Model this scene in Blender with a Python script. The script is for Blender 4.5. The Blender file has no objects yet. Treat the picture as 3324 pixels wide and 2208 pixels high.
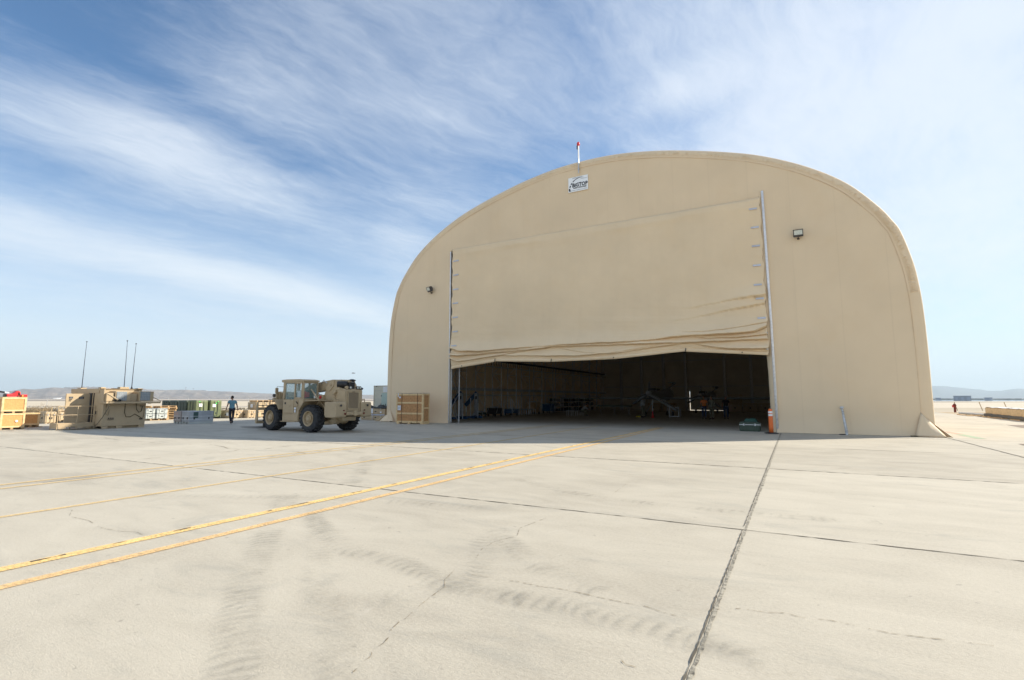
import bpy, bmesh, math, random
import numpy as np
from mathutils import Vector, Matrix
R = math.radians
random.seed(7)
S = bpy.context.scene
COL = S.collection

# ------------------------------------------------------------------ camera, sky, sun, exposure
YAW, PITCH, CAM_Z = R(28.68), R(6.53), 1.6
cam_data = bpy.data.cameras.new('camera')
cam_data.lens = 17.98; cam_data.sensor_width = 36; cam_data.clip_start = .05; cam_data.clip_end = 120000
cam = bpy.data.objects.new('camera', cam_data); COL.objects.link(cam)
cam.location = (0, 0, CAM_Z); cam.rotation_euler = (R(90) + PITCH, 0, YAW)
S.camera = cam
SUN = Vector((1.14, 1.045, 1.0)).normalized()
SUN_EL = math.asin(SUN.z); SUN_AZ = math.atan2(SUN.x, SUN.y)
S.view_settings.view_transform = 'Standard'; S.view_settings.look = 'None'
S.view_settings.gamma = 1; S.view_settings.exposure = 1.12
S.cycles.use_denoising = True
S.cycles.max_bounces = 8; S.cycles.diffuse_bounces = 6; S.cycles.volume_bounces = 0
S.cycles.sample_clamp_indirect = 8
ld = bpy.data.lights.new('sun', 'SUN'); ld.energy = 3.85; ld.angle = R(.5); ld.color = (1, .905, .75)
sun = bpy.data.objects.new('sun', ld); COL.objects.link(sun)
sun.rotation_euler = (-SUN).to_track_quat('-Z', 'Y').to_euler(); sun.location = (40, 40, 60)


class NT:
    """tiny shader-node helper"""
    def __init__(s, tree):
        s.t = tree; tree.nodes.clear()
    def n(s, kind, **kw):
        nd = s.t.nodes.new('ShaderNode' + kind)
        for k, v in kw.items(): setattr(nd, k, v)
        return nd
    def l(s, a, b): s.t.links.new(a, b)
    def put(s, sock, v):
        if isinstance(v, bpy.types.NodeSocket): s.l(v, sock)
        elif v is not None: sock.default_value = v
    def m(s, op, a, b=None, c=None, clamp=False):
        nd = s.n('Math', operation=op); nd.use_clamp = clamp
        for i, v in enumerate((a, b, c)):
            if v is not None: s.put(nd.inputs[i], v)
        return nd.outputs[0]
    def vm(s, op, a, b=None):
        nd = s.n('VectorMath', operation=op); s.put(nd.inputs[0], a)
        if b is not None: s.put(nd.inputs[1], b)
        return nd.outputs[1] if op in ('LENGTH', 'DISTANCE', 'DOT_PRODUCT') else nd.outputs[0]
    def sep(s, v):
        nd = s.n('SeparateXYZ'); s.l(v, nd.inputs[0]); return nd.outputs
    def comb(s, x, y, z=0.0):
        nd = s.n('CombineXYZ')
        for i, v in enumerate((x, y, z)): s.put(nd.inputs[i], v)
        return nd.outputs[0]
    def noise(s, vec, scale, detail=4, rough=.55, dist=0, col=False):
        nd = s.n('TexNoise'); s.l(vec, nd.inputs['Vector'])
        for k, v in (('Scale', scale), ('Detail', detail), ('Roughness', rough), ('Distortion', dist)): nd.inputs[k].default_value = v
        return nd.outputs['Color' if col else 'Fac']
    def mapping(s, vec, scale=(1, 1, 1), rot=(0, 0, 0), loc=(0, 0, 0)):
        nd = s.n('Mapping'); s.l(vec, nd.inputs[0])
        nd.inputs['Scale'].default_value = scale; nd.inputs['Rotation'].default_value = rot; nd.inputs['Location'].default_value = loc
        return nd.outputs[0]
    def ramp(s, f, stops, ease='LINEAR'):
        nd = s.n('ValToRGB'); s.l(f, nd.inputs[0]); cr = nd.color_ramp; cr.interpolation = ease
        while len(cr.elements) < len(stops): cr.elements.new(.5)
        for e, (p, c) in zip(cr.elements, stops):
            e.position = p; e.color = c if hasattr(c, '__len__') else (c, c, c, 1)
        return nd.outputs[0]
    def ss(s, v, a, b, lo=0., hi=1.):
        nd = s.n('MapRange', interpolation_type='SMOOTHSTEP')
        for i, q in enumerate((v, a, b, lo, hi)): s.put(nd.inputs[i], q)
        return nd.outputs[0]
    def mix(s, f, a, b, mode='MIX'):
        nd = s.n('Mix', data_type='RGBA', blend_type=mode)
        s.put(nd.inputs[0], f); s.put(nd.inputs[6], a); s.put(nd.inputs[7], b)
        return nd.outputs[2]


def build_sky():
    w = bpy.data.worlds.new('World'); S.world = w; w.use_nodes = True
    k = NT(w.node_tree)
    sky = k.n('TexSky', sky_type='NISHITA'); sky.sun_disc = False
    sky.sun_elevation = SUN_EL; sky.sun_rotation = SUN_AZ; sky.air_density = 1.0; sky.dust_density = .5; sky.ozone_density = 2.5; sky.altitude = 700
    d = k.vm('NORMALIZE', k.n('TexCoord').outputs['Generated'])
    x, y, z = k.sep(d)
    zc = k.m('ADD', k.m('MAXIMUM', z, 0.0), .10)
    P = k.comb(k.m('DIVIDE', x, zc), k.m('DIVIDE', y, zc))
    A = R(13.9)                                  # streaks run along this azimuth (left of +Y)
    Q = k.mapping(P, rot=(0, 0, A))              # x' across, y' along the streaks
    warp = k.noise(Q, .8, 4, .55, 0, True)
    Qw = k.vm('ADD', Q, k.vm('MULTIPLY', k.vm('SUBTRACT', warp, (.5, .5, .5)), (.5, .5, 0)))
    warp2 = k.noise(Qw, 4.5, 4, .6, 0, True)
    Qf = k.vm('ADD', Qw, k.vm('MULTIPLY', k.vm('SUBTRACT', warp2, (.5, .5, .5)), (.10, .16, 0)))
    n1 = k.noise(k.mapping(Qw, scale=(1.0, .62, 1), loc=(3.1, 1.2, 0)), 1.4, 10, .58, .25)
    n2 = k.noise(k.mapping(Qf, scale=(1.7, .62, 1), rot=(0, 0, .35), loc=(7, 2, 0)), 3.2, 10, .66, .2)
    n3 = k.noise(k.mapping(Qf, scale=(3.4, .9, 1), rot=(0, 0, -.2), loc=(1, 5, 0)), 7, 8, .7, .1)
    tex = k.m('ADD', k.m('ADD', k.m('MULTIPLY', n1, .46), k.m('MULTIPLY', n2, .33)), k.m('MULTIPLY', n3, .21))
    # banks of cirrus and clear lanes: (x, y, radius across, radius along, turn, weight) in the cirrus layer's own coordinates
    banks = [(-1.80, .74, .26, .42, .35, .42), (-1.66, 1.02, .16, .40, .3, .30), (-2.80, 1.35, .28, 1.5, .25, .60), (-2.62, 2.39, .26, .8, .3, .36), (-1.10, 1.1, .30, .65, .2, .16), (-.22, 1.37, .13, .10, 0, .34),
             (.55, 2.5, .65, 1.5, -.2, .52), (.95, 3.3, .6, 1.6, -.2, .26), (.48, 1.7, .45, .7, -.4, .28), (.2, 1.15, .3, .4, -.5, .22), (-1.60, 1.80, .12, .20, .8, .24), (.25, 1.45, .40, .45, -.6, .16), (-.05, 1.75, .3, .2, 0, .16),
             (.3, -2.2, 2.2, 2.2, 0, .5), (-1.36, .35, .40, .30, .3, -.55), (-1.42, .74, .10, .40, .35, -.20), (-2.15, 1.55, .18, .9, .35, -.20), (-.45, .95, .12, .4, 0, -.12), (-.75, 1.45, .16, .3, 0, -.10)]  # first entry: unseen thick cloud behind the camera, added to brighten the facade
    tot = None
    for bx, by, ra, rb, tn, wt in banks:
        v = k.mapping(P, loc=(-bx, -by, 0))
        v = k.mapping(v, rot=(0, 0, A - tn))
        v = k.vm('MULTIPLY', v, (1 / ra, 1 / rb, 1))
        ln = k.vm('LENGTH', v)
        g = k.ss(ln, 1.7, 0.0, 0.0, wt)
        tot = g if tot is None else k.m('ADD', tot, g)
    dens = k.m('ADD', k.m('MULTIPLY', k.m('SUBTRACT', tex, .5), 2.3), k.m('ADD', tot, .20))
    dens = k.m('MULTIPLY', k.ss(dens, -.25, 1.15), .92)
    low = k.ss(z, .42, .0, 0.0, .75)              # the thin veil thickens towards the horizon
    dens = k.m('MINIMUM', k.m('ADD', dens, k.m('MULTIPLY', low, k.m('SUBTRACT', 1, dens))), 1.0)
    dens = k.m('MAXIMUM', dens, k.ss(z, .34, .0, 0, .97))
    up = k.mix(1.0, sky.outputs[0], (.50, .76, .90, 1), 'MULTIPLY')
    ccol = k.mix(k.ss(z, 0, .5), (5.2, 5.65, 5.95, 1), (5.0, 5.4, 5.95, 1))
    c = k.mix(k.m('MULTIPLY', dens, .96), up, ccol)
    bg = k.n('Background'); k.l(c, bg.inputs[0]); bg.inputs[1].default_value = .082
    o = k.n('OutputWorld'); k.l(bg.outputs[0], o.inputs[0])
build_sky()

# ------------------------------------------------------------------ materials
_mats = {}
def M(name, col, rough=.7, metal=0., var=.1, scale=2.5, bump=0., bscale=60., stretch=(1, 1, 1), stain=None, stain_amt=.3, stain_scale=1.2, spec=.5, emit=None, alpha=None, trans=0.):
    if name in _mats: return _mats[name]
    m = bpy.data.materials.new(name); m.use_nodes = True; k = NT(m.node_tree)
    p = k.n('BsdfPrincipled'); o = k.n('OutputMaterial'); k.l(p.outputs[0], o.inputs[0])
    tc = k.n('TexCoord').outputs['Object']
    v = k.mapping(tc, scale=stretch)
    f = k.noise(v, scale, 6, .6)
    lo = tuple(max(0, c * (1 - var * 2)) for c in col) + (1,); hi = tuple(min(1, c * (1 + var * 2)) for c in col) + (1,)
    c = k.ramp(f, [(.25, lo), (.75, hi)])
    if stain:
        s2 = k.ss(k.noise(tc, stain_scale, 8, .7, .4), .48, .72, 0, stain_amt)
        c = k.mix(s2, c, tuple(stain) + (1,))
    k.l(c, p.inputs['Base Color'])
    p.inputs['Roughness'].default_value = rough; p.inputs['Metallic'].default_value = metal
    p.inputs['Specular IOR Level'].default_value = spec
    if trans: p.inputs['Transmission Weight'].default_value = trans
    if alpha is not None: p.inputs['Alpha'].default_value = alpha
    if emit: p.inputs['Emission Color'].default_value = tuple(emit) + (1,); p.inputs['Emission Strength'].default_value = 1
    if bump:
        b = k.n('Bump'); b.inputs['Strength'].default_value = bump; b.inputs['Distance'].default_value = .02
        k.l(k.noise(v, bscale, 4, .6), b.inputs['Height']); k.l(b.outputs[0], p.inputs['Normal'])
    _mats[name] = m; return m

TAN = (.42, .335, .215)
m_fabric = M('tan_fabric', (.80, .635, .43), .75, var=.03, scale=.35, bump=.25, bscale=260, stain=(.77, .57, .34), stain_amt=.25, stain_scale=.5)
def fabric_extras(m, seams=True):
    """welded seams every 1.83 m, faint rain streaks, and the sliver of sunlight the cloth lets through"""
    k = NT.__new__(NT); k.t = m.node_tree; p = [n for n in k.t.nodes if n.type == 'BSDF_PRINCIPLED'][0]; o = [n for n in k.t.nodes if n.type == 'OUTPUT_MATERIAL'][0]
    src = p.inputs['Base Color'].links[0].from_socket; tc = k.n('TexCoord').outputs['Object']; x, y, z = k.sep(tc)
    st = k.ss(k.noise(k.mapping(tc, scale=(1, 1, .06)), 3.2, 6, .65), .50, .75, 0, .07)
    c = k.mix(st, src, (.56, .43, .27, 1))
    bl = k.ss(k.noise(tc, .18, 4, .6), .45, .7, 0, .14); c = k.mix(bl, c, (.70, .56, .38, 1))
    if seams:
        f = k.m('ABSOLUTE', k.m('SUBTRACT', k.m('FRACT', k.m('ADD', k.m('DIVIDE', x, 1.83), .31)), .5))
        c = k.mix(k.m('MULTIPLY', k.m('LESS_THAN', f, .010), .11), c, (.55, .42, .26, 1))
    k.l(c, p.inputs['Base Color'])
    t = k.n('BsdfTranslucent'); t.inputs[0].default_value = (1, .93, .80, 1); ms = k.n('MixShader'); ms.inputs[0].default_value = .0035
    k.l(p.outputs[0], ms.inputs[1]); k.l(t.outputs[0], ms.inputs[2]); k.l(ms.outputs[0], o.inputs[0])
fabric_extras(m_fabric)
m_curtain = M('tan_curtain', (.81, .64, .425), .7, var=.03, scale=.5, bump=.15, bscale=90, stain=(.79, .58, .33), stain_amt=.2, stain_scale=.7)
fabric_extras(m_curtain, False)
m_seam = M('seam', (.70, .53, .35), .8)
m_inner = M('inner_fabric', (.64, .59, .50), .85, var=.06, scale=.5)
m_galv = M('galvanised', (.55, .56, .57), .42, .75, var=.12, scale=8)
m_truss = M('truss_steel', (.55, .55, .54), .45, .3, var=.15, scale=6)
m_mil = M('military_tan', (.455, .35, .215), .55, var=.05, scale=1.6, bump=.05, bscale=40, stain=(.27, .21, .14), stain_amt=.35, stain_scale=2)
m_mil2 = M('shelter_tan', (.47, .36, .225), .6, var=.05, scale=1.5, stain=(.3, .23, .15), stain_amt=.25, stain_scale=1.4)
m_caset = M('tan_case', (.50, .385, .245), .6, var=.06, scale=2, stain=(.35, .27, .18), stain_amt=.25)
m_blk = M('black_parts', (.02, .02, .022), .45, var=.2, scale=9)
m_rub = M('tyre_rubber', (.028, .029, .032), .8, var=.25, scale=7, stain=(.12, .11, .095), stain_amt=.45, stain_scale=3)
m_ply = M('plywood', (.52, .275, .115), .8, var=.16, scale=14, stretch=(1, 1, .6), bump=.1, bscale=40, stain=(.28, .14, .055), stain_amt=.35, stain_scale=9)
m_ply_l = M('pale_plywood', (.66, .35, .13), .8, var=.12, scale=14, bump=.1, bscale=40, stain=(.5, .3, .12), stain_amt=.35, stain_scale=9)
m_pine = M('pine_board', (.76, .56, .30), .75, var=.09, scale=7, stretch=(1, 1, 1), stain=(.42, .26, .1), stain_amt=.3, stain_scale=6)
m_pallet = M('pallet_wood', (.48, .33, .18), .85, var=.2, scale=6, stain=(.25, .17, .1), stain_amt=.4)
m_white = M('white_paint', (.72, .74, .76), .5, var=.03)
m_paper = M('paper', (.78, .79, .82), .7, var=.03)
m_grey = M('grey_case', (.46, .50, .49), .55, var=.06, scale=3, stain=(.3, .32, .32), stain_amt=.25)
m_mauve = M('mauve_case', (.36, .325, .31), .6, var=.08, scale=3, stain=(.25, .22, .22), stain_amt=.35)
m_bluegrey = M('bluegrey_case', (.40, .43, .46), .6, var=.08, scale=3, stain=(.27, .29, .33), stain_amt=.35)
m_dkgreen = M('dark_green', (.045, .07, .055), .5, var=.1, scale=2)
m_green = M('olive_green', (.14, .17, .085), .5, var=.07, scale=2, stain=(.09, .11, .06), stain_amt=.3)
m_red = M('red_paint', (.62, .03, .035), .4, var=.06)
m_orange = M('orange_plastic', (.85, .17, .03), .5, var=.05, scale=5, stain=(.5, .13, .04), stain_amt=.3, stain_scale=6)
m_refl = M('reflective_band', (.85, .85, .85), .3)
m_glass = M('glass', (.35, .50, .48), .04, var=0, trans=.0, alpha=.22, spec=.8)
m_lens = M('lamp_lens', (.62, .66, .60), .15, var=.2, scale=25, spec=.8)
m_bronze = M('dark_bronze', (.06, .05, .045), .5)
m_filter = M('filter_grille', (.26, .30, .33), .6, var=.15, scale=22)
m_rope = M('hose', (.14, .11, .06), .6)
m_blue = M('blue_paint', (.02, .09, .22), .45, var=.08)
m_lgrey = M('light_grey_paint', (.42, .44, .46), .5, var=.08)
m_drone = M('aircraft_grey', (.20, .215, .23), .5, var=.05)
m_tarp = M('dark_tarp', (.055, .06, .06), .8, var=.35, scale=7, bump=.6, bscale=9)
m_ptarp = M('bale_wrap', (.50, .40, .27), .7, var=.14, scale=5, bump=.4, bscale=8, stain=(.3, .22, .14), stain_amt=.4, stain_scale=3)
m_strap = M('reflective_strap', (.52, .55, .64), .45)
m_rust = M('rust_red', (.17, .035, .02), .8, var=.2)
m_teal = M('pale_green_panel', (.42, .53, .48), .5, var=.06, scale=1, stain=(.3, .38, .34), stain_amt=.3)
m_cream = M('cream_panel', (.58, .56, .46), .6, var=.06, scale=2, stain=(.42, .4, .32), stain_amt=.35, stain_scale=2)
m_skin = M('skin', (.42, .23, .15), .55, var=.05)
m_hair = M('dark_hair', (.02, .014, .01), .7, var=.3, scale=30)
m_jean = M('dark_trousers', (.022, .022, .035), .8, var=.15, scale=12)
m_shoe = M('dark_shoe', (.03, .03, .03), .6)

# ------------------------------------------------------------------ mesh builder
class MB:
    def __init__(s): s.bm = bmesh.new()
    def _add(s, vs, fs):
        b = [s.bm.verts.new(v) for v in vs]
        for f in fs:
            try: s.bm.faces.new([b[i] for i in f])
            except ValueError: pass
        return s
    def box(s, c, d, rz=0., rx=0., ry=0.):
        m = Matrix.Translation(c) @ Matrix.Rotation(rz, 4, 'Z') @ Matrix.Rotation(ry, 4, 'Y') @ Matrix.Rotation(rx, 4, 'X')
        h = [q / 2 for q in d]
        vs = [m @ Vector((a * h[0], b * h[1], e * h[2])) for a in (-1, 1) for b in (-1, 1) for e in (-1, 1)]
        return s._add(vs, [(0, 1, 3, 2), (4, 6, 7, 5), (0, 4, 5, 1), (2, 3, 7, 6), (0, 2, 6, 4), (1, 5, 7, 3)])
    def bb(s, x0, x1, y0, y1, z0, z1):
        return s.box(((x0 + x1) / 2, (y0 + y1) / 2, (z0 + z1) / 2), (abs(x1 - x0), abs(y1 - y0), abs(z1 - z0)))
    def beam(s, a, b, w, h=None, up=(0, 0, 1)):
        a = Vector(a); b = Vector(b); h = h or w; d = (b - a).normalized(); u = Vector(up)
        if abs(d.dot(u)) > .98: u = Vector((0, 1, 0))
        sx = d.cross(u).normalized() * w / 2; sy = sx.cross(d).normalized() * h / 2
        vs = [p + i * sx + j * sy for p in (a, b) for i, j in ((-1, -1), (1, -1), (1, 1), (-1, 1))]
        return s._add(vs, [(3, 2, 1, 0), (4, 5, 6, 7), (0, 1, 5, 4), (1, 2, 6, 5), (2, 3, 7, 6), (3, 0, 4, 7)])
    def tube(s, pts, r, n=8, cap=True):
        pts = [Vector(p) for p in pts]; rs = r if hasattr(r, '__len__') else [r] * len(pts)
        rings = []; prev = None
        for i, p in enumerate(pts):
            d = (pts[min(i + 1, len(pts) - 1)] - pts[max(i - 1, 0)]).normalized()
            u = prev if prev is not None and abs(prev.dot(d)) < .95 else (Vector((0, 0, 1)) if abs(d.z) < .9 else Vector((1, 0, 0)))
            a = d.cross(u).normalized(); b = a.cross(d).normalized(); prev = b
            rings.append([s.bm.verts.new(p + (a * math.cos(2 * math.pi * j / n) + b * math.sin(2 * math.pi * j / n)) * rs[i]) for j in range(n)])
        for i in range(len(rings) - 1):
            for j in range(n):
                s.bm.faces.new((rings[i][j], rings[i][(j + 1) % n], rings[i + 1][(j + 1) % n], rings[i + 1][j]))
        if cap: s.bm.faces.new(rings[0][::-1]); s.bm.faces.new(rings[-1])
        return s
    def lathe(s, prof, n=24, m=None, cap=True):
        """prof: (radius, height) about local Z"""
        m = m or Matrix(); rings = []
        for r, z in prof: rings.append([s.bm.verts.new(m @ Vector((r * math.cos(2 * math.pi * j / n), r * math.sin(2 * math.pi * j / n), z))) for j in range(n)])
        for i in range(len(rings) - 1):
            for j in range(n): s.bm.faces.new((rings[i][j], rings[i][(j + 1) % n], rings[i + 1][(j + 1) % n], rings[i + 1][j]))
        if cap: s.bm.faces.new(rings[0][::-1]); s.bm.faces.new(rings[-1])
        return s
    def prism(s, poly, axis, a, b):
        """extrude a 2-D outline along an axis ('x': poly=(y,z), 'y': poly=(x,z), 'z': poly=(x,y))"""
        f = {'x': lambda p, t: (t, p[0], p[1]), 'y': lambda p, t: (p[0], t, p[1]), 'z': lambda p, t: (p[0], p[1], t)}[axis]
        n = len(poly); v = [f(p, a) for p in poly] + [f(p, b) for p in poly]
        return s._add(v, [tuple(range(n))[::-1], tuple(range(n, 2 * n))] + [(i, (i + 1) % n, n + (i + 1) % n, n + i) for i in range(n)])
    def sheet(s, poly, z):
        return s._add([(p[0], p[1], z) for p in poly], [tuple(range(len(poly)))])
    def grid(s, fn, nu, nv):
        g = [[s.bm.verts.new(fn(i / nu, j / nv)) for j in range(nv + 1)] for i in range(nu + 1)]
        for i in range(nu):
            for j in range(nv): s.bm.faces.new((g[i][j], g[i + 1][j], g[i + 1][j + 1], g[i][j + 1]))
        return s
    def build_each(s, name, mat, parent=None, **kw):
        """one object for every separate piece"""
        seen = set(); out = []; s.bm.verts.ensure_lookup_table(); s.bm.verts.index_update()
        for v in s.bm.verts:
            if v.index in seen: continue
            st = [v]; isl = []
            while st:
                q = st.pop()
                if q.index in seen: continue
                seen.add(q.index); isl.append(q); st += [e.other_vert(q) for e in q.link_edges if e.other_vert(q).index not in seen]
            n = MB(); mp = {q.index: n.bm.verts.new(q.co) for q in isl}; fs = {f for q in isl for f in q.link_faces}
            for f in fs: n.bm.faces.new([mp[w.index] for w in f.verts])
            out.append(n.build(name, mat, parent, **kw))
        s.bm.free(); return out
    def build(s, name, mat, parent=None, bevel=0., smooth=False, loc=None, rot=None, seg=1, recalc=True):
        if recalc: bmesh.ops.recalc_face_normals(s.bm, faces=s.bm.faces)
        me = bpy.data.meshes.new(name); s.bm.to_mesh(me); s.bm.free()
        o = bpy.data.objects.new(name, me); COL.objects.link(o)
        for q in (mat if isinstance(mat, (list, tuple)) else [mat]): me.materials.append(q)
        if smooth:
            for p in me.polygons: p.use_smooth = True
        if bevel:
            b = o.modifiers.new('bevel', 'BEVEL'); b.width = bevel; b.segments = seg; b.limit_method = 'ANGLE'; b.angle_limit = R(35)
        if parent: o.parent = parent
        if loc is not None: o.location = loc
        if rot is not None: o.rotation_euler = rot
        return o

def tag(o, label=None, cat=None, group=None, kind=None):
    if label: o['label'] = label
    if cat: o['category'] = cat
    if group: o['group'] = group
    if kind: o['kind'] = kind
    return o
def thing(name, label, cat, loc=(0, 0, 0), rz=0., group=None):
    o = bpy.data.objects.new(name, None); COL.objects.link(o); o.location = loc; o.rotation_euler = (0, 0, rz)
    o.empty_display_size = .2
    return tag(o, label, cat, group)
def copy_tree(o, parent=None):
    c = o.copy(); COL.objects.link(c); c.parent = parent
    for ch in list(o.children): copy_tree(ch, c)
    return c
def text_part(parent, name, body, size, mat, origin, xdir, updir, bold=0., depth=.004, align='CENTER', sx=1.):
    cu = bpy.data.curves.new(name, 'FONT'); cu.body = body; cu.size = size; cu.align_x = align; cu.align_y = 'CENTER'
    cu.offset = bold; cu.extrude = depth; cu.resolution_u = 2
    t = bpy.data.objects.new(name, cu); COL.objects.link(t)
    dg = bpy.context.evaluated_depsgraph_get(); me = bpy.data.meshes.new_from_object(t.evaluated_get(dg))
    bpy.data.objects.remove(t)
    X = Vector(xdir).normalized(); U = Vector(updir).normalized(); N = X.cross(U)
    mt = Matrix(((X.x, U.x, N.x, origin[0]), (X.y, U.y, N.y, origin[1]), (X.z, U.z, N.z, origin[2]), (0, 0, 0, 1))) @ Matrix.Scale(sx, 4, (1, 0, 0))
    me.transform(mt); me.materials.clear(); me.materials.append(mat)
    o = bpy.data.objects.new(name, me); COL.objects.link(o); o.parent = parent
    return o
def fbm1(x, seed=0):
    return sum(math.sin(x * f + seed * 1.7 + f * 2.1) * a for f, a in ((1, 1), (2.3, .5), (4.9, .27), (9.7, .14), (21, .07))) / 1.9


# ------------------------------------------------------------------ ground
def ground_material():
    m = bpy.data.materials.new('concrete'); m.use_nodes = True; k = NT(m.node_tree)
    p = k.n('BsdfPrincipled'); o = k.n('OutputMaterial'); k.l(p.outputs[0], o.inputs[0])
    tc = k.n('TexCoord').outputs['Object']; x, y, z = k.sep(tc)
    # every slab of the 6.05 x 6.28 m grid was poured with its own tone
    ix = k.m('FLOOR', k.m('DIVIDE', k.m('ADD', x, .6), 6.05)); iy = k.m('FLOOR', k.m('DIVIDE', k.m('SUBTRACT', y, 7.05), 6.28))
    wn = k.n('TexWhiteNoise', noise_dimensions='2D'); k.l(k.comb(ix, iy), wn.inputs['Vector'])
    slab = k.m('MULTIPLY', k.m('SUBTRACT', wn.outputs['Value'], .5), .13)
    big = k.noise(tc, .22, 4, .55, .6); mid = k.noise(k.mapping(tc, scale=(.6, 1.3, 1), rot=(0, 0, .5)), 1.1, 7, .62, .8); fine = k.noise(tc, 34, 5, .65)
    f = k.m('ADD', k.m('ADD', k.m('MULTIPLY', big, .30), k.m('MULTIPLY', mid, .38)), k.m('MULTIPLY', fine, .32))
    f = k.m('ADD', f, slab)
    c = k.ramp(f, [(.34, (.335, .305, .252, 1)), (.50, (.435, .402, .335, 1)), (.66, (.50, .465, .39, 1))])
    # drifting grey wear, streaked along the taxi direction
    wear = k.ss(k.noise(k.mapping(tc, scale=(.5, 1.6, 1), rot=(0, 0, .9)), .9, 8, .68, 1.2), .52, .74, 0, .55)
    c = k.mix(wear, c, (.30, .29, .255, 1))
    spots = k.ss(k.noise(tc, 9, 3, .5), .68, .76, 0, .5)
    c = k.mix(spots, c, (.24, .22, .19, 1))
    pale = k.ss(k.noise(tc, 2.2, 6, .7, .5), .60, .75, 0, .35)
    c = k.mix(pale, c, (.53, .50, .44, 1))
    pits = k.ss(k.noise(tc, 55, 2, .5), .66, .74, 0, .28)
    c = k.mix(pits, c, (.22, .21, .18, 1))
    k.l(c, p.inputs['Base Color']); p.inputs['Roughness'].default_value = .82; p.inputs['Specular IOR Level'].default_value = .3
    rip = k.noise(k.mapping(tc, scale=(1, 2.2, 1), rot=(0, 0, .6)), 16, 5, .7, 1.5)
    grain = k.noise(tc, 95, 4, .7)
    h = k.m('ADD', k.m('MULTIPLY', rip, .7), k.m('MULTIPLY', grain, .35))
    b = k.n('Bump'); b.inputs['Strength'].default_value = .45; b.inputs['Distance'].default_value = .014
    k.l(h, b.inputs['Height']); k.l(b.outputs[0], p.inputs['Normal'])
    return m
m_conc = ground_material()

def dirt_material(name, a, b, sc, streak=1.):
    m = bpy.data.materials.new(name); m.use_nodes = True; k = NT(m.node_tree)
    p = k.n('BsdfPrincipled'); o = k.n('OutputMaterial'); k.l(p.outputs[0], o.inputs[0])
    tc = k.mapping(k.n('TexCoord').outputs['Object'], rot=(0, 0, -YAW), scale=(1, 1, 1))
    tc = k.vm('MULTIPLY', tc, (1, streak, 1))
    f = k.m('ADD', k.m('MULTIPLY', k.noise(tc, sc, 6, .6), .6), k.m('MULTIPLY', k.noise(tc, sc * 14, 5, .6), .4))
    k.l(k.ramp(f, [(.35, a + (1,)), (.65, b + (1,))]), p.inputs['Base Color']); p.inputs['Roughness'].default_value = .95
    return m
m_terrain = dirt_material('desert_soil', (.34, .285, .205), (.47, .41, .31), .03)
m_lakebed = dirt_material('lakebed_clay', (.46, .40, .31), (.52, .46, .36), .004, 3)
m_scrub = dirt_material('scrub_band', (.17, .145, .125), (.24, .205, .17), .01, 4)
m_pale = dirt_material('pale_silt', (.38, .34, .29), (.46, .41, .35), .003, 3)
m_plain = dirt_material('far_plain', (.16, .14, .135), (.27, .235, .205), .0011, 4)
m_dirt = dirt_material('dirt_strip', (.30, .22, .13), (.45, .36, .24), 1.1)
m_joint = M('joint_filler', (.10, .088, .068), .9, var=.35, scale=5)
m_jointw = M('wide_joint_filler', (.27, .25, .205), .9, var=.45, scale=16, bump=.6, bscale=40)
m_crack = M('crack_dark', (.20, .16, .11), .95, var=.3, scale=6)
m_patch = M('dark_patch', (.16, .125, .10), .9, var=.2, scale=4)

SQ = 27500.
tag(MB().sheet([(-SQ, -SQ), (SQ, -SQ), (SQ, SQ), (-SQ, SQ)], -.06).build('desert_ground', m_terrain), kind='structure')
tag(MB().sheet([(-47.5, -40), (14.6, -40), (14.6, 79), (-47.5, 79)], 0).build('concrete_apron', m_conc), kind='structure')
FH = Vector((-math.sin(YAW), math.cos(YAW), 0)); RT = Vector((math.cos(YAW), math.sin(YAW), 0))
def band(name, mat, l0, l1, z, s0, s1, wob=0., seed=0, n=60):
    """a strip of different soil lying across the desert between two distances from the apron"""
    a = []; b = []
    for i in range(n + 1):
        t = s0 + (s1 - s0) * i / n
        a.append(FH * (l0 + wob * l0 * .1 * fbm1(t * .02, seed)) + RT * t); b.append(FH * (l1 + wob * l1 * .1 * fbm1(t * .013, seed + 5)) + RT * t)
    mb = MB(); va = [mb.bm.verts.new((p.x, p.y, z)) for p in a]; vb = [mb.bm.verts.new((p.x, p.y, z)) for p in b]
    for i in range(n): mb.bm.faces.new((va[i], va[i + 1], vb[i + 1], vb[i]))
    return tag(mb.build(name, mat), kind='structure')
band('lakebed_flat', m_lakebed, 92, 340, -.05, -420, 420, .15)
band('scrub_strip', m_scrub, 340, 560, -.045, -900, -40, .5, 3)
band('lakebed_flat', m_lakebed, 338, 3200, -.045, -40, 3000, 0, 3)
band('silt_flat', m_pale, 560, 1100, -.045, -1500, -40, .6, 8)
band('far_plain', m_plain, 1080, 7800, -.04, -9000, -40, .5, 9)
# debris of soil along the right edge of the apron
band_r = MB()
pts = [(14.5 + .35 * fbm1(y * .8, 2), y) for y in np.linspace(30, 80, 60)]
band_r.sheet(pts + [(21, 82), (24, 30)], -.03)
tag(band_r.build('dirt_verge', m_dirt), kind='structure')
vb = MB(); vb.sheet([(-47.4 + .4 * fbm1(y * .6, 4), y) for y in np.linspace(-10, 60, 60)][::-1] + [(-62, -10), (-66, 60)], -.03)
tag(vb.build('dirt_verge', m_dirt), kind='structure')

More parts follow.
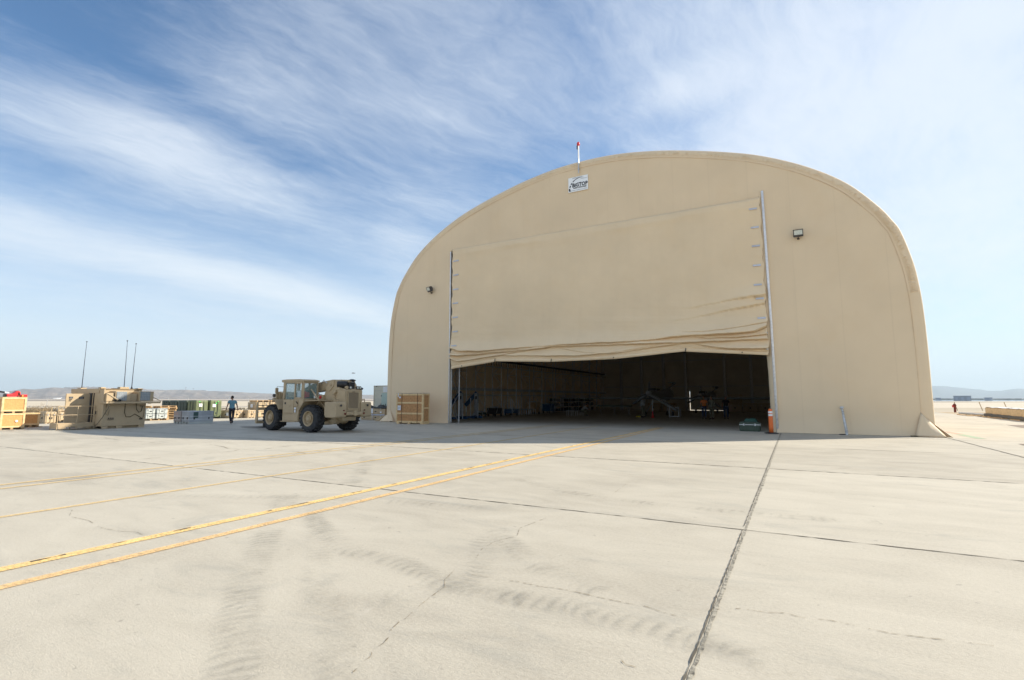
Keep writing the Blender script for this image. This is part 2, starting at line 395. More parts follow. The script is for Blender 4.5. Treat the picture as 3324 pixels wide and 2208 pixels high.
# mirage: an added mirror sheet low over the right lakebed imitates its shimmer
m_mir = bpy.data.materials.new('mirage_mirror'); m_mir.use_nodes = True
k = NT(m_mir.node_tree); p_ = k.n('BsdfPrincipled'); o_ = k.n('OutputMaterial'); k.l(p_.outputs[0], o_.inputs[0])
p_.inputs['Base Color'].default_value = (.85, .91, .97, 1); p_.inputs['Metallic'].default_value = 1.0; p_.inputs['Roughness'].default_value = .03
tag(MB().sheet([tuple((FH * a + RT * b).xy) for a, b in ((330, 40), (300, 500), (1450, 2600), (1450, 150))], -.03).build('mirage_sheet', m_mir), kind='structure')

# ---- joints between the slabs
def ribbon(mb, pts, w, z, jit=.3, step=.12, rnd=None, gaps=0.):
    rnd = rnd or random.Random(1); P = []
    for a, b in zip(pts[:-1], pts[1:]):
        a = Vector(a); b = Vector(b); n = max(1, int((b - a).length / step))
        for i in range(n): P.append(a.lerp(b, i / n))
    P.append(Vector(pts[-1])); prev = None; run = 0
    for i, q in enumerate(P):
        d = (P[min(i + 1, len(P) - 1)] - P[max(0, i - 1)]); d = d.normalized() if d.length else Vector((1, 0)); nrm = Vector((-d.y, d.x))
        if gaps and run <= 0 and rnd.random() < gaps: run = rnd.randint(1, 5)
        if run > 0: run -= 1; prev = None; continue
        off = (rnd.random() - .5) * w * jit * .6; w0 = w * (.5 + (rnd.random() - .5) * jit)
        cur = (mb.bm.verts.new((q.x + nrm.x * (off + w0), q.y + nrm.y * (off + w0), z)), mb.bm.verts.new((q.x + nrm.x * (off - w0), q.y + nrm.y * (off - w0), z)))
        if prev: mb.bm.faces.new((prev[0], cur[0], cur[1], prev[1]))
        prev = cur
rj = random.Random(3)
mb = MB()
for i in range(-3, 12):
    y = 7.05 + 6.28 * i
    if i == 4: continue
    wj = (.022 if i < 1 else .030) if i < 2 else .034
    ribbon(mb, [(-47, y - .05), (-12, y + .03), (14.5, y - .02)], wj, .004, .9, .10 if i < 2 else .5, rj, .0 if i < 2 else .015)
for i in (-7, -6, -5, -4, -2, 1, 2):
    x = -.6 + 6.05 * i
    if i == -2: ribbon(mb, [(x, -6), (x, 27)], .02, .012, .8, .15, rj, .12)
    else: ribbon(mb, [(x, -6), (x, 78)], .024, .004, .9, .15, rj, .10)
ribbon(mb, [(-6.66, -3), (-6.66, 33)], .024, .012, 1.0, .07, rj, .25)
ribbon(mb, [(5.4, 12), (5.45, 40)], .04, .006, .6, .3, rj)
tag(mb.build('slab_joint', m_joint), kind='structure')
mb = MB(); ribbon(mb, [(-.62, -4), (-.6, 10)], .026, .005, .35, .05, rj); ribbon(mb, [(-.6, 10), (-.6, 27.3)], .040, .005, .5, .1, rj)
tag(mb.build('wide_slab_joint', m_jointw), kind='structure')
mb = MB(); ribbon(mb, [(-.640, -4), (-.622, 27.2)], .010, .009, .9, .05, rj, .03)
tag(mb.build('slab_joint', m_joint), kind='structure')

CR = [[(-24.85, 10.64), (-23.14, 10.39), (-21.56, 10.36), (-19.98, 10.31), (-18.42, 10.62)], [(-18.09, 10.95), (-16.74, 10.6), (-16.06, 10.31), (-15.46, 10.33)],
      [(-15.46, 10.33), (-15.13, 9.91), (-15.22, 9.03), (-15.25, 7.56), (-15.46, 7.14)], [(-15.46, 10.33), (-14.88, 10.77), (-15.12, 11.84), (-15.19, 13.17), (-15.23, 14.17)],
      [(-14.59, 10.8), (-13.53, 10.78), (-12.52, 10.45)], [(-18.51, 7.72), (-18.41, 8.11)], [(-15.91, 4.84), (-15.91, 5.43), (-15.77, 6.17), (-15.46, 7.14)],
      [(-18.5, 18.2), (-15.5, 18.0), (-13.8, 18.6), (-12.9, 19.6)], [(-24, 22), (-21.5, 21.6), (-20, 22.2)], [(-16.5, 22.4), (-14, 23.2), (-12.5, 23.1)], [(-11, 21), (-9, 21.8), (-6, 21.6)]]
CF = [[(-9.21, 3.64), (-8.78, 3.42), (-8.56, 3.43), (-8.25, 3.43), (-7.67, 3.34), (-7.31, 3.35), (-7.03, 3.44), (-6.75, 3.39)],
      [(-2.58, 3.03), (-2.55, 2.91), (-2.48, 2.8), (-2.45, 2.71), (-2.44, 2.61), (-2.41, 2.56), (-2.39, 2.47), (-2.36, 2.38), (-2.35, 2.28)],
      [(-3.0, 6.45), (-3.04, 6.08), (-3.06, 5.81), (-2.93, 5.49), (-3.03, 5.13), (-3.02, 4.86), (-2.9, 4.56)], [(-2.9, 4.15), (-2.86, 4.05), (-2.81, 3.89), (-2.71, 3.74), (-2.67, 3.51), (-2.64, 3.34), (-2.57, 3.07)],
      [(-2.76, 4.07), (-2.62, 4.13), (-2.39, 4.12), (-2.21, 4.14), (-1.99, 4.13), (-1.84, 4.16), (-1.66, 4.17), (-1.51, 4.16), (-1.25, 4.14), (-1.11, 4.15), (-.96, 4.12), (-.82, 4.07), (-.68, 4.06)],
      [(-.64, 4.33), (-.45, 4.46), (-.27, 4.47), (-.13, 4.52), (-.03, 4.5), (.15, 4.54), (.5, 4.5), (1.1, 4.62)], [(-2.88, 9.97), (-2.82, 9.41), (-2.75, 8.44)],
      [(-1.1, 3.38), (-1.05, 3.3), (-.97, 3.22), (-.9, 3.21)], [(-.52, 10.45), (-.15, 10.49), (.18, 10.43), (.48, 10.49), (2.4, 10.3)]]
mb = MB()
for c in CR: ribbon(mb, c, .016, .005, 1.2, .16, rj, .10)
for c in CF: ribbon(mb, [(a + rj.uniform(-.012, .012), b + rj.uniform(-.012, .012)) for a, b in c], 0.0038, .005, 1.3, .02, rj, .08)
tag(mb.build('pavement_crack', m_crack), kind='structure')

# ---- painted lines, worn and dusty
def paint(name, col, wear=.5, top=1.):
    m = bpy.data.materials.new(name); m.use_nodes = True; k = NT(m.node_tree)
    p = k.n('BsdfPrincipled'); o = k.n('OutputMaterial'); tc = k.n('TexCoord').outputs['Object']
    f = k.noise(tc, 3, 6, .6); k.l(k.ramp(f, [(.3, tuple(q * .86 for q in col) + (1,)), (.7, tuple(min(1, q * 1.12) for q in col) + (1,))]), p.inputs['Base Color'])
    p.inputs['Roughness'].default_value = .75
    tr = k.n('BsdfTransparent'); ms = k.n('MixShader')
    uv = k.n('UVMap'); u = k.sep(uv.outputs[0])[0]
    edge = k.m('ABSOLUTE', k.m('SUBTRACT', u, .5))                                   # soft overspray at both edges
    a = k.m('SUBTRACT', 1, k.ss(k.m('ADD', edge, k.m('MULTIPLY', k.noise(tc, 22, 5, .7), .12)), .40, .56))
    a = k.m('MULTIPLY', a, k.ss(k.noise(tc, 26, 5, .75), .30, .30 + .28 * wear, .35, top))
    k.l(a, ms.inputs[0]); k.l(tr.outputs[0], ms.inputs[1]); k.l(p.outputs[0], ms.inputs[2]); k.l(ms.outputs[0], o.inputs[0])
    return m
m_yel = paint('yellow_paint', (.80, .55, .22), 1.0); m_yel2 = paint('orange_yellow_paint', (.75, .50, .23), 1.2); m_yelf = paint('pale_yellow_paint', (.72, .52, .24), 1.2, .72)
def stripe(pts, w, mat, z=.008, name='painted_line'):
    mb = MB(); uvl = mb.bm.loops.layers.uv.new('UVMap'); prev = None
    P = [Vector(p) for p in pts]
    for i, q in enumerate(P):
        d = (P[min(i + 1, len(P) - 1)] - P[max(0, i - 1)]).normalized(); n = Vector((-d.y, d.x)) * w / 2
        cur = (mb.bm.verts.new((q.x - n.x, q.y - n.y, z)), mb.bm.verts.new((q.x + n.x, q.y + n.y, z)), i)
        if prev:
            f = mb.bm.faces.new((prev[0], cur[0], cur[1], prev[1]))
            for lp, (a, b) in zip(f.loops, ((0, prev[2]), (0, i), (1, i), (1, prev[2]))): lp[uvl].uv = (a, b)
        prev = cur
    return tag(mb.build(name, mat, recalc=False), kind='structure')
stripe([(-6.62, -3), (-6.62, 10), (-6.62, 29)], .20, m_yel)
stripe([(-6.0, -3), (-6.0, 2.5), (-6.02, 5), (-6.1, 10), (-6.22, 18), (-6.4, 29)], .165, m_yel2)
stripe([(-9.4, -3), (-9.55, 5), (-9.75, 13), (-9.98, 22), (-10.15, 29)], .15, m_yelf)
stripe([(-12.48, -3), (-12.5, 10), (-12.55, 29)], .16, m_yelf)
stripe([(-13.05, -3), (-13.0, 10), (-12.95, 29)], .18, m_yelf)
m_pink = paint('pink_marking', (.75, .38, .30), 1.5); m_pgrn = paint('green_marking', (.36, .48, .34), 1.5)
stripe([(6.2, 33.6), (6.5, 30.3)], .38, m_pink); stripe([(6.45, 30.1), (6.5, 27.2)], .40, m_pgrn)
tag(MB().sheet([(11.25, 41.9), (15, 44.3), (14.4, 36), (10.9, 38.2)], .006).build('dark_patch', m_patch), kind='structure')  # two flat dark patches laid on the apron
tag(MB().sheet([(6.9, 24.8), (10, 26.5), (10, 22.5), (6.8, 24.0)], .006).build('dark_patch', m_patch), kind='structure')
mb = MB(); ribbon(mb, [(-40, 8.9), (-38, 9.6), (-36, 10.2), (-33, 10.9)], .10, .006, 1.4, .2, rj, .15)
for q in range(26):
    a = rj.uniform(-41, -35.5); mb.box((a, 9.1 + (a + 40) * .25 + rj.uniform(-.25, .25), .02), (rj.uniform(.05, .3), rj.uniform(.03, .1), .04), rj.uniform(0, 3))
tag(mb.build('loose_dirt', m_dirt), kind='stuff', label='crumbs of dirt strewn on the apron by the crate stack')

# ---- rubber scuffs left by turning tyres
def scuff_material(name, cres, dark, amt):
    m = bpy.data.materials.new(name); m.use_nodes = True; k = NT(m.node_tree)
    p = k.n('BsdfDiffuse'); p.inputs[0].default_value = dark + (1,); o = k.n('OutputMaterial'); tr = k.n('BsdfTransparent'); ms = k.n('MixShader')
    uv = k.n('UVMap').outputs[0]; u, v, _ = k.sep(uv); tc = k.n('TexCoord').outputs['Object']
    e = k.m('ABSOLUTE', k.m('SUBTRACT', u, .5)); nz = k.noise(tc, 2.6, 5, .65, .5)
    ph = k.m('ADD', k.m('ADD', v, k.m('MULTIPLY', k.m('MULTIPLY', e, e), -cres)), k.m('MULTIPLY', nz, 2.6))
    ln = k.m('POWER', k.m('ADD', k.m('MULTIPLY', k.m('SINE', k.m('MULTIPLY', ph, 6.283)), .5), .5), 2.2)
    side = k.ss(k.m('ADD', e, k.m('MULTIPLY', k.m('SUBTRACT', k.noise(tc, 6, 4), .5), .35)), .50, .20)
    a = k.m('MULTIPLY', k.m('MULTIPLY', k.m('ADD', k.m('MULTIPLY', ln, .8), .2), side), k.ss(k.noise(tc, 1.6, 6, .65, .6), .34, .64))
    a = k.m('MULTIPLY', k.m('MULTIPLY', a, k.ss(k.noise(tc, 40, 3, .7), .3, .6, .5, 1)), amt)
    k.l(a, ms.inputs[0]); k.l(tr.outputs[0], ms.inputs[1]); k.l(p.outputs[0], ms.inputs[2]); k.l(ms.outputs[0], o.inputs[0])
    return m
m_scuff = scuff_material('rubber_scuff', 3.0, (.15, .15, .14), .26)
m_track = scuff_material('tyre_track', 1.2, (.17, .17, .155), .22)
def scuff(pts, w, mat, per=.11, z=.013):
    mb = MB(); uvl = mb.bm.loops.layers.uv.new('UVMap'); P = []
    for a, b in zip(pts[:-1], pts[1:]):
        for i in range(6): P.append(Vector(a).lerp(Vector(b), i / 6))
    P.append(Vector(pts[-1])); prev = None; L = 0
    for i, q in enumerate(P):
        d = (P[min(i + 1, len(P) - 1)] - P[max(0, i - 1)]).normalized(); n = Vector((-d.y, d.x)) * w / 2
        if i: L += (q - P[i - 1]).length
        cur = (mb.bm.verts.new((q.x - n.x, q.y - n.y, z)), mb.bm.verts.new((q.x + n.x, q.y + n.y, z)), L / per)
        if prev:
            f = mb.bm.faces.new((prev[0], cur[0], cur[1], prev[1]))
            for lp, (a, b) in zip(f.loops, ((0, prev[2]), (0, cur[2]), (1, cur[2]), (1, prev[2]))): lp[uvl].uv = (a, b)
        prev = cur
    tag(mb.build('tyre_mark', mat, recalc=False), kind='structure')
scuff([(-7.5, 5.9), (-6.6, 5.15)], .55, m_scuff, .16)
scuff([(-5.7, 4.25), (-5.1, 3.75), (-4.42, 3.1), (-3.85, 2.67), (-3.37, 2.29), (-2.96, 2.03), (-2.4, 1.6)], .44, m_scuff, .10)
scuff([(-6.0, 5.1), (-4.85, 4.43), (-4.12, 4.08), (-3.46, 4.06), (-2.7, 3.79), (-2.35, 3.79), (-1.95, 3.84)], .38, m_scuff, .13, .017)
scuff([(-6.6, 5.7), (-5.4, 4.75), (-4.6, 4.05), (-3.96, 3.5), (-3.61, 3.21), (-3.12, 2.89), (-2.7, 2.55), (-2.1, 2.1)], .36, m_track, .10, .021)
scuff([(-12.3, 11.8), (-10.6, 10.9), (-9.6, 9.9), (-8.5, 8.6), (-7.43, 7.2)], .5, m_track, .6)
scuff([(-3.3, 5.6), (-2.42, 4.76), (-2.0, 4.49), (-1.5, 4.25)], .40, m_scuff, .11)
scuff([(-2.71, 3.70), (-2.35, 3.74), (-1.95, 3.80), (-1.56, 3.85), (-1.2, 3.80), (-.93, 3.78), (-.3, 3.68), (.2, 3.5)], .36, m_scuff, .12, .021)
scuff([(-4.9, 9.2), (-3.55, 8.38), (-2.89, 8.19), (-1.92, 8.06), (-1.13, 8.05), (-.2, 8.04), (.9, 8.25)], .34, m_track, .16)
scuff([(-.65, 3.71), (-.3, 3.62), (.0, 3.45), (.4, 3.2)], .26, m_scuff, .13, .017)
scuff([(-3.4, 2.9), (-2.8, 3.4), (-2.6, 4.2), (-3.2, 5.2)], .40, m_track, .12, .025)
scuff([(-9.6, 4.7), (-8.3, 5.2), (-6.8, 6.0), (-4, 6.6)], .35, m_track, .15, .025)

# ------------------------------------------------------------------ hills
def hills(name, prof, D, mat, near=.62, far=1.25, seed=1, rough=.16, nr=34, gull=26.):
    az0, az1 = prof[0][0], prof[-1][0]; na = int((az1 - az0) / (.13 if D < 15000 else .17)) + 1
    xs = [p[0] for p in prof]; ys = [p[1] for p in prof]; rr = np.linspace(near, far, nr)
    mb = MB(); g = []
    for i in range(na + 1):
        az = az0 + (az1 - az0) * i / na; te = float(np.interp(az, xs, ys)); row = []
        for r in rr:
            t = (r - near) / (1 - near); up = max(0, min(1, t)); s = up * up * (3 - 2 * up)
            if r > 1: s = max(0, 1 - (r - 1) * 2.5)
            rid = (fbm1(az * gull * .07 + r * 9, seed) + fbm1(az * gull * .21 - r * 14, seed + 3) * .6)
            h = te * D * s * (1 + rough * rid * (1 - .85 * up)) + te * D * .06 * rid * up * (1 - up) * 4 * .6
            a = R(az); row.append(mb.bm.verts.new((math.sin(a) * D * r, math.cos(a) * D * r, max(-2, h - 2 * (1 - s)))))
        g.append(row)
    for i in range(na):
        for j in range(nr - 1): mb.bm.faces.new((g[i][j], g[i + 1][j], g[i + 1][j + 1], g[i][j + 1]))
    return tag(mb.build(name, mat, smooth=True), kind='structure')
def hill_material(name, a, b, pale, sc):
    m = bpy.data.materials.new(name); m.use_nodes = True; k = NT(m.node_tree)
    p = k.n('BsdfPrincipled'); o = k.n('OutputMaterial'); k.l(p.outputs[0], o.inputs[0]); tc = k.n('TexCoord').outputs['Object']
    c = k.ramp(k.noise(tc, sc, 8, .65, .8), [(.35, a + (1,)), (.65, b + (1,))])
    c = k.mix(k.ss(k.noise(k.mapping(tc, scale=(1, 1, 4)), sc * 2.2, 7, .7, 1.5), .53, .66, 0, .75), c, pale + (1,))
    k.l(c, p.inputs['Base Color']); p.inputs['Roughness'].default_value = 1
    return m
HL = [(-98, .004), (-90, .006), (-82, .0055), (-77, .006), (-73.57, .00823), (-72.88, .0111), (-72.21, .01357), (-71.55, .01266), (-70.59, .01597), (-69.54, .016), (-68.73, .01702), (-67.31, .01676), (-65.37, .01577), (-63.46, .01419), (-61.56, .01401), (-60.23, .01386), (-57.95, .01195), (-56.3, .01108), (-54.09, .0086), (-50.9, .00716), (-47.29, .00733), (-44.72, .00715), (-43.19, .00691), (-37.6, .00647), (-28, .006), (-20, .009), (-10, .0075), (-2, .004)]
HR = [(-12, .006), (-4, .009), (2, .013), (7.92, .01531), (9.66, .01777), (10.69, .01872), (11.44, .01792), (12.21, .01654), (13.16, .01421), (14.18, .01091), (14.97, .01056), (15.37, .01302), (15.89, .01401), (16.23, .01308), (17.5, .0099), (22, .012), (28, .015), (36, .009), (45, .006)]
hills('hills', HL, 8000, hill_material('dry_hill', (.13, .105, .10), (.23, .19, .165), (.50, .42, .32), .0022))
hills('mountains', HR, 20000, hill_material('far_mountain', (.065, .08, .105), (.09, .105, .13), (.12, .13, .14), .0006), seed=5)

# ------------------------------------------------------------------ air
def build_haze():
    m = bpy.data.materials.new('haze'); m.use_nodes = True; k = NT(m.node_tree)
    v = k.n('VolumePrincipled'); v.inputs['Color'].default_value = (.72, .88, 1.0, 1); v.inputs['Density'].default_value = 7e-5; v.inputs['Anisotropy'].default_value = .1
    o = k.n('OutputMaterial'); k.l(v.outputs[0], o.inputs['Volume'])
    tag(MB().bb(-SQ - 50, SQ + 50, -SQ - 50, SQ + 50, -4, 760).build('haze', m), kind='stuff', label='thin blue air over the desert')
build_haze()

# ------------------------------------------------------------------ hangar
YF, YB, CX = 27.6, 74.0, -10.03
PROF = [(15.22, 0), (15.22, 2), (15.22, 3.9), (15.19, 5.4), (15.12, 6.5), (14.98, 7.6), (14.65, 8.98), (14.36, 9.6), (13.85, 10.4), (12.75, 11.68), (11.2, 12.83), (9.35, 13.8), (7.6, 14.44), (5.45, 15.05), (3.8, 15.42), (1.9, 15.70), (0, 15.78)]
def smooth_profile(n=12):
    pts = [Vector(p) for p in PROF] + [Vector((-PROF[-2][0], PROF[-2][1]))]; out = [Vector(PROF[0])]
    for i in range(len(PROF) - 1):
        p0 = pts[max(0, i - 1)]; p1 = pts[i]; p2 = pts[i + 1]; p3 = pts[i + 2]
        for j in range(1, n + 1):
            t = j / n; out.append(.5 * ((2 * p1) + (p2 - p0) * t + (2 * p0 - 5 * p1 + 4 * p2 - p3) * t * t + (3 * p1 - p0 - 3 * p2 + p3) * t ** 3))
    L = [(p.x, p.y) for p in out]; L[-1] = (0, 15.78)
    return [(CX + a, z) for a, z in L] + [(CX - a, z) for a, z in L[-2::-1]]       # right foot, over the top, left foot
ARCH = smooth_profile(6)
def offset_profile(d):
    o = []
    for i, (x, z) in enumerate(ARCH):
        a = Vector(ARCH[max(0, i - 1)]); b = Vector(ARCH[min(len(ARCH) - 1, i + 1)]); t = (b - a).normalized(); n = Vector((t.y, -t.x))
        o.append((x - n.x * d, max(0, z - n.y * d)))
    return o
hangar = thing('hangar', 'huge arched tan fabric hangar with a half raised curtain door', 'hangar', (0, 0, 0))
DL, DR, DT = -19.72, -.80, 11.55
# roof and sides: one skin, rolled over the end frame at the front
NP = len(ARCH)
mb = MB(); rows = []
RIM = .46
for a in np.linspace(0, math.pi / 2, 7):
    rows.append((offset_profile(RIM * (1 - math.sin(a))), YF + .16 * (1 - math.cos(a))))
for yy in np.linspace(YF + .2, YB, 33)[0:]: rows.append((ARCH, yy))
vs = [[mb.bm.verts.new((x, y, z)) for x, z in P] for P, y in rows]
for a in range(len(vs) - 1):
    for b in range(NP - 1): mb.bm.faces.new((vs[a][b], vs[a][b + 1], vs[a + 1][b + 1], vs[a + 1][b]))
mb.build('roof_skin', m_fabric, hangar, smooth=True)
INR = offset_profile(RIM)
def arch_x(z, side):
    pts = [p for p in INR if (p[0] - CX) * side >= 0]; pts.sort(key=lambda p: p[1])
    return float(np.interp(z, [p[1] for p in pts], [p[0] for p in pts]))
def wall_y(x, z):
    """the sheeting is taut, with a little slack and rucked at the foot"""
    w = .018 * fbm1(x * .55 + z * .3, 1) + .012 * fbm1(z * .8 - x * .2, 7)
    foot = max(0, 1 - z / .9)
    w += foot ** 2 * (.16 + .07 * fbm1(x * 3.1, 5) + .04 * fbm1(x * 9 + z * 6, 8))
    return YF - w
ztop = INR[NP // 2][1]
def panel(x0f, x1f, z0, z1, nu, nv, mb):
    mb.grid(lambda u, v: (lambda z: (lambda x: (x, wall_y(x, z) if True else YF, z))(x0f(z) + (x1f(z) - x0f(z)) * u))(z0 + (z1 - z0) * v), nu, nv)
mb = MB()
def edge_fix(x, z, side):
    return arch_x(z, side)
panel(lambda z: arch_x(z, -1), lambda z: DL - .03, .01, DT, 24, 60, mb)
panel(lambda z: DR + .03, lambda z: arch_x(z, 1), .01, DT, 24, 60, mb)
# the part above the door, rows crowd towards the crown
nv = 40; g = []
for j in range(nv + 1):
    t = 1 - (1 - j / nv) ** 2; z = DT + (ztop - .005 - DT) * t; xl = arch_x(z, -1); xr = arch_x(z, 1)
    g.append([mb.bm.verts.new((xl + (xr - xl) * i / 110, wall_y(xl + (xr - xl) * i / 110, z), z)) for i in range(111)])
for j in range(nv):
    for i in range(110): mb.bm.faces.new((g[j][i], g[j][i + 1], g[j + 1][i + 1], g[j + 1][i]))
front = mb.build('front_wall', m_fabric, hangar, smooth=True)
# light-tight backing of the front wall
mb = MB()
IN2 = offset_profile(.3)
for side in (-1, 1):
    pts = [p for p in IN2 if (p[0] - CX) * side >= 0]
    if side > 0: poly = [(DR + .1, 0)] + [p for p in pts if p[1] <= DT] + [(DR + .1, DT)]
    else: poly = [(DL - .1, DT)] + [p for p in pts if p[1] <= DT] + [(DL - .1, 0)]
    mb.prism(poly, 'y', YF + .10, YF + .22)
top = [p for p in IN2 if p[1] > DT]; mb.prism(top, 'y', YF + .10, YF + .22)
mb.build('front_lining', m_inner, hangar)
# seam where the end sheet meets the rolled edge
mb = MB(); P = offset_profile(RIM + .01); mb.tube([(x, YF - .012, z) for x, z in P if z > .5], .012, 5)
P2 = offset_profile(RIM - .16)
mb.build('seam', m_seam, hangar)
# rucked lacing pleats on the rolled edge
mb = MB(); rr_ = random.Random(5)
OUT = offset_profile(.03); MIDP = offset_profile(RIM - .06)
for i in range(NP - 1):
    for q in range(5):
        t = (q + rr_.uniform(-.3, .3)) / 5; t = max(0, min(1, t))
        a = [OUT[i][c] * (1 - t) + OUT[i + 1][c] * t for c in (0, 1)]; b = [MIDP[i][c] * (1 - t) + MIDP[i + 1][c] * t for c in (0, 1)]
        if a[1] < 6.2: continue
        L = rr_.uniform(.45, .95)
        c = [b[0] + (a[0] - b[0]) * L, b[1] + (a[1] - b[1]) * L]
        mb.tube([(b[0], YF - .0, b[1]), ((b[0] + c[0]) / 2, YF + .014, (b[1] + c[1]) / 2), (c[0], YF + .055, c[1])], [.002, .022, .002], 4)
mb.build('edge_pleats', m_fabric, hangar, smooth=True)
# back wall with the slit of daylight beside its own door
mb = MB(); BK = [p for p in offset_profile(.006)]
SX0, SX1, SXR = -12.54, -12.46, -7.75
left = [p for p in BK if p[0] < SX0]; right = [p for p in BK if p[0] > SX1]
zl = float(np.interp(SX0, [p[0] for p in BK[::-1]], [p[1] for p in BK[::-1]])); zr = float(np.interp(SX1, [p[0] for p in BK[::-1]], [p[1] for p in BK[::-1]]))
mb.prism([(SX0, zl)] + left + [(SX0, 0)], 'y', YB - .15, YB)
mb.prism([(SXR, .0)] + [p for p in right if p[0] >= SXR] + [(SXR, float(np.interp(SXR, [p[0] for p in BK[::-1]], [p[1] for p in BK[::-1]])))], 'y', YB - .15, YB)
mb.prism([(SX1, .06), (SXR - .01, .02), (SXR - .01, 5.7)] + [p for p in right if p[0] < SXR] + [(SX1, zr)], 'y', YB - .15, YB)
mb.prism([(SX0 + .005, 5.6), (SX0 + .005, zl), (SX1 - .005, zr), (SX1 - .005, 5.2)], 'y', YB - .15, YB)
mb.prism([(SX0 + .005, 2.6), (SX0 + .07, 2.6), (SX0 + .10, 5.6), (SX0 + .005, 5.6)], 'y', YB - .15, YB)
mb.build('back_wall', m_inner, hangar)
mb = MB()
for x in (-22.0, -19.0, -15.9, -12.9, -7.9, -4.7, -1.5, 2.0): mb.bb(x - .16, x + .16, YB - .65, YB - .2, .01, 14.6 - abs(x - CX) * .22)
for z in (3.25, 6.85, 10.2): mb.bb(-24.6, 4.6, YB - .30, YB - .22, z - .05, z + .05)
mb.build('back_frame', m_truss, hangar)

# arched trusses: two chords laced with a zigzag, one every 2.95 m
def truss(y):
    A = offset_profile(.22); B = offset_profile(1.20); mb = MB()
    mb.tube([(x, y, z) for x, z in A[::2]], .05, 6); mb.tube([(x, y, z) for x, z in B[::2]], .05, 6)
    idx = list(range(0, NP, 3)); flip = True
    for a, b in zip(idx[:-1], idx[1:]):
        p, q = (A[a], B[b]) if flip else (B[a], A[b]); flip = not flip
        mb.tube([(p[0], y, p[1]), (q[0], y, q[1])], .025, 5)
    for a in idx[::2]: mb.tube([(A[a][0], y, A[a][1]), (B[a][0], y, B[a][1])], .025, 5)
    return mb
for i in range(15): truss(30.1 + 2.95 * i).build('truss', m_truss, hangar)
for side in (-1, 1):
    mb = MB()
    for z in (1.9, 4.6, 7.4, 10.0):
        x = float(np.interp(z, [p[1] for p in sorted([p for p in ARCH if (p[0] - CX) * side > 0], key=lambda p: p[1])], [p[0] for p in sorted([p for p in ARCH if (p[0] - CX) * side > 0], key=lambda p: p[1])])) - side * .30
        mb.tube([(x, 29, z), (x, YB - .4, z)], .04, 5)
        if z in (1.9, 4.6): mb.bb(x - side * .72 - .03, x - side * .72 + .03, 29, YB - .8, z - .11 + .5, z + .11 + .5)
    for k_ in range(0, 14, 2):
        yy = 30.1 + 2.95 * k_; xb = CX + side * 14.85
        mb.tube([(xb, yy, .2), (xb, yy + 2.95, 4.6)], .018, 4); mb.tube([(xb, yy + 2.95, .2), (xb, yy, 4.6)], .018, 4)
    mb.build('purlins', m_truss, hangar)
mb = MB()                                     # cable hangers along the left wall
for k_ in range(90):
    yy = 31 + k_ * .46; mb.tube([(-23.95, yy, 5.2), (-23.9, yy + .05, 5.0), (-23.95, yy + .1, 4.75), (-23.85, yy + .02, 4.6)], .02, 4)
mb.bb(-24.05, -23.9, 30, 72, 4.98, 5.12)
mb.build('cable_tray', m_blk, hangar)

# door posts with their pipes
for sx, px in ((-1, DL), (1, DR)):
    mb = MB(); o1 = px + sx * .08; a, b = YF + .25, YF + 1.15
    for q in (a, b): mb.tube([(o1, q, .02), (o1, q, 11.6)], .045, 8)
    for j in range(12): z = j * .96; mb.tube([(o1, a if j % 2 else b, z), (o1, b if j % 2 else a, z + .96)], .022, 5)
    mb.build('door_post', m_galv, hangar)
MB().tube([(-19.38, YF + .55, 0), (-19.38, YF + .55, 4.4)], .032, 8).build('inner_pipe', m_galv, hangar)
MB().tube([(DL - .06, YF - .06, .0), (DL - .06, YF - .06, 11.45)], .04, 10).build('door_pipe', M('pale_pipe', (.95, .95, .97), .35, .0, var=.15, scale=12), hangar, smooth=True)
m_pipe = M('pale_pipe', (.95, .95, .97), .5, .0, var=.15, scale=12)
MB().tube([(DR + .06, YF - .07, .0), (DR + .05, YF - .07, 5.1), (DR - .02, YF - .09, 11.9)], .06, 10).build('door_pipe', m_pipe, hangar, smooth=True)
mb = MB()
mb.grid(lambda u, v: (DR - .22 + .22 * u + (.035 * fbm1(v * 9, 3) if u < .3 else 0), YF + .02 - .05 * math.sin(u * 3.1) + .25 * (1 - u) * (v < .34), .01 + 11.75 * v), 5, 60)
mb.build_each('door_flap', m_fabric, hangar, smooth=True)

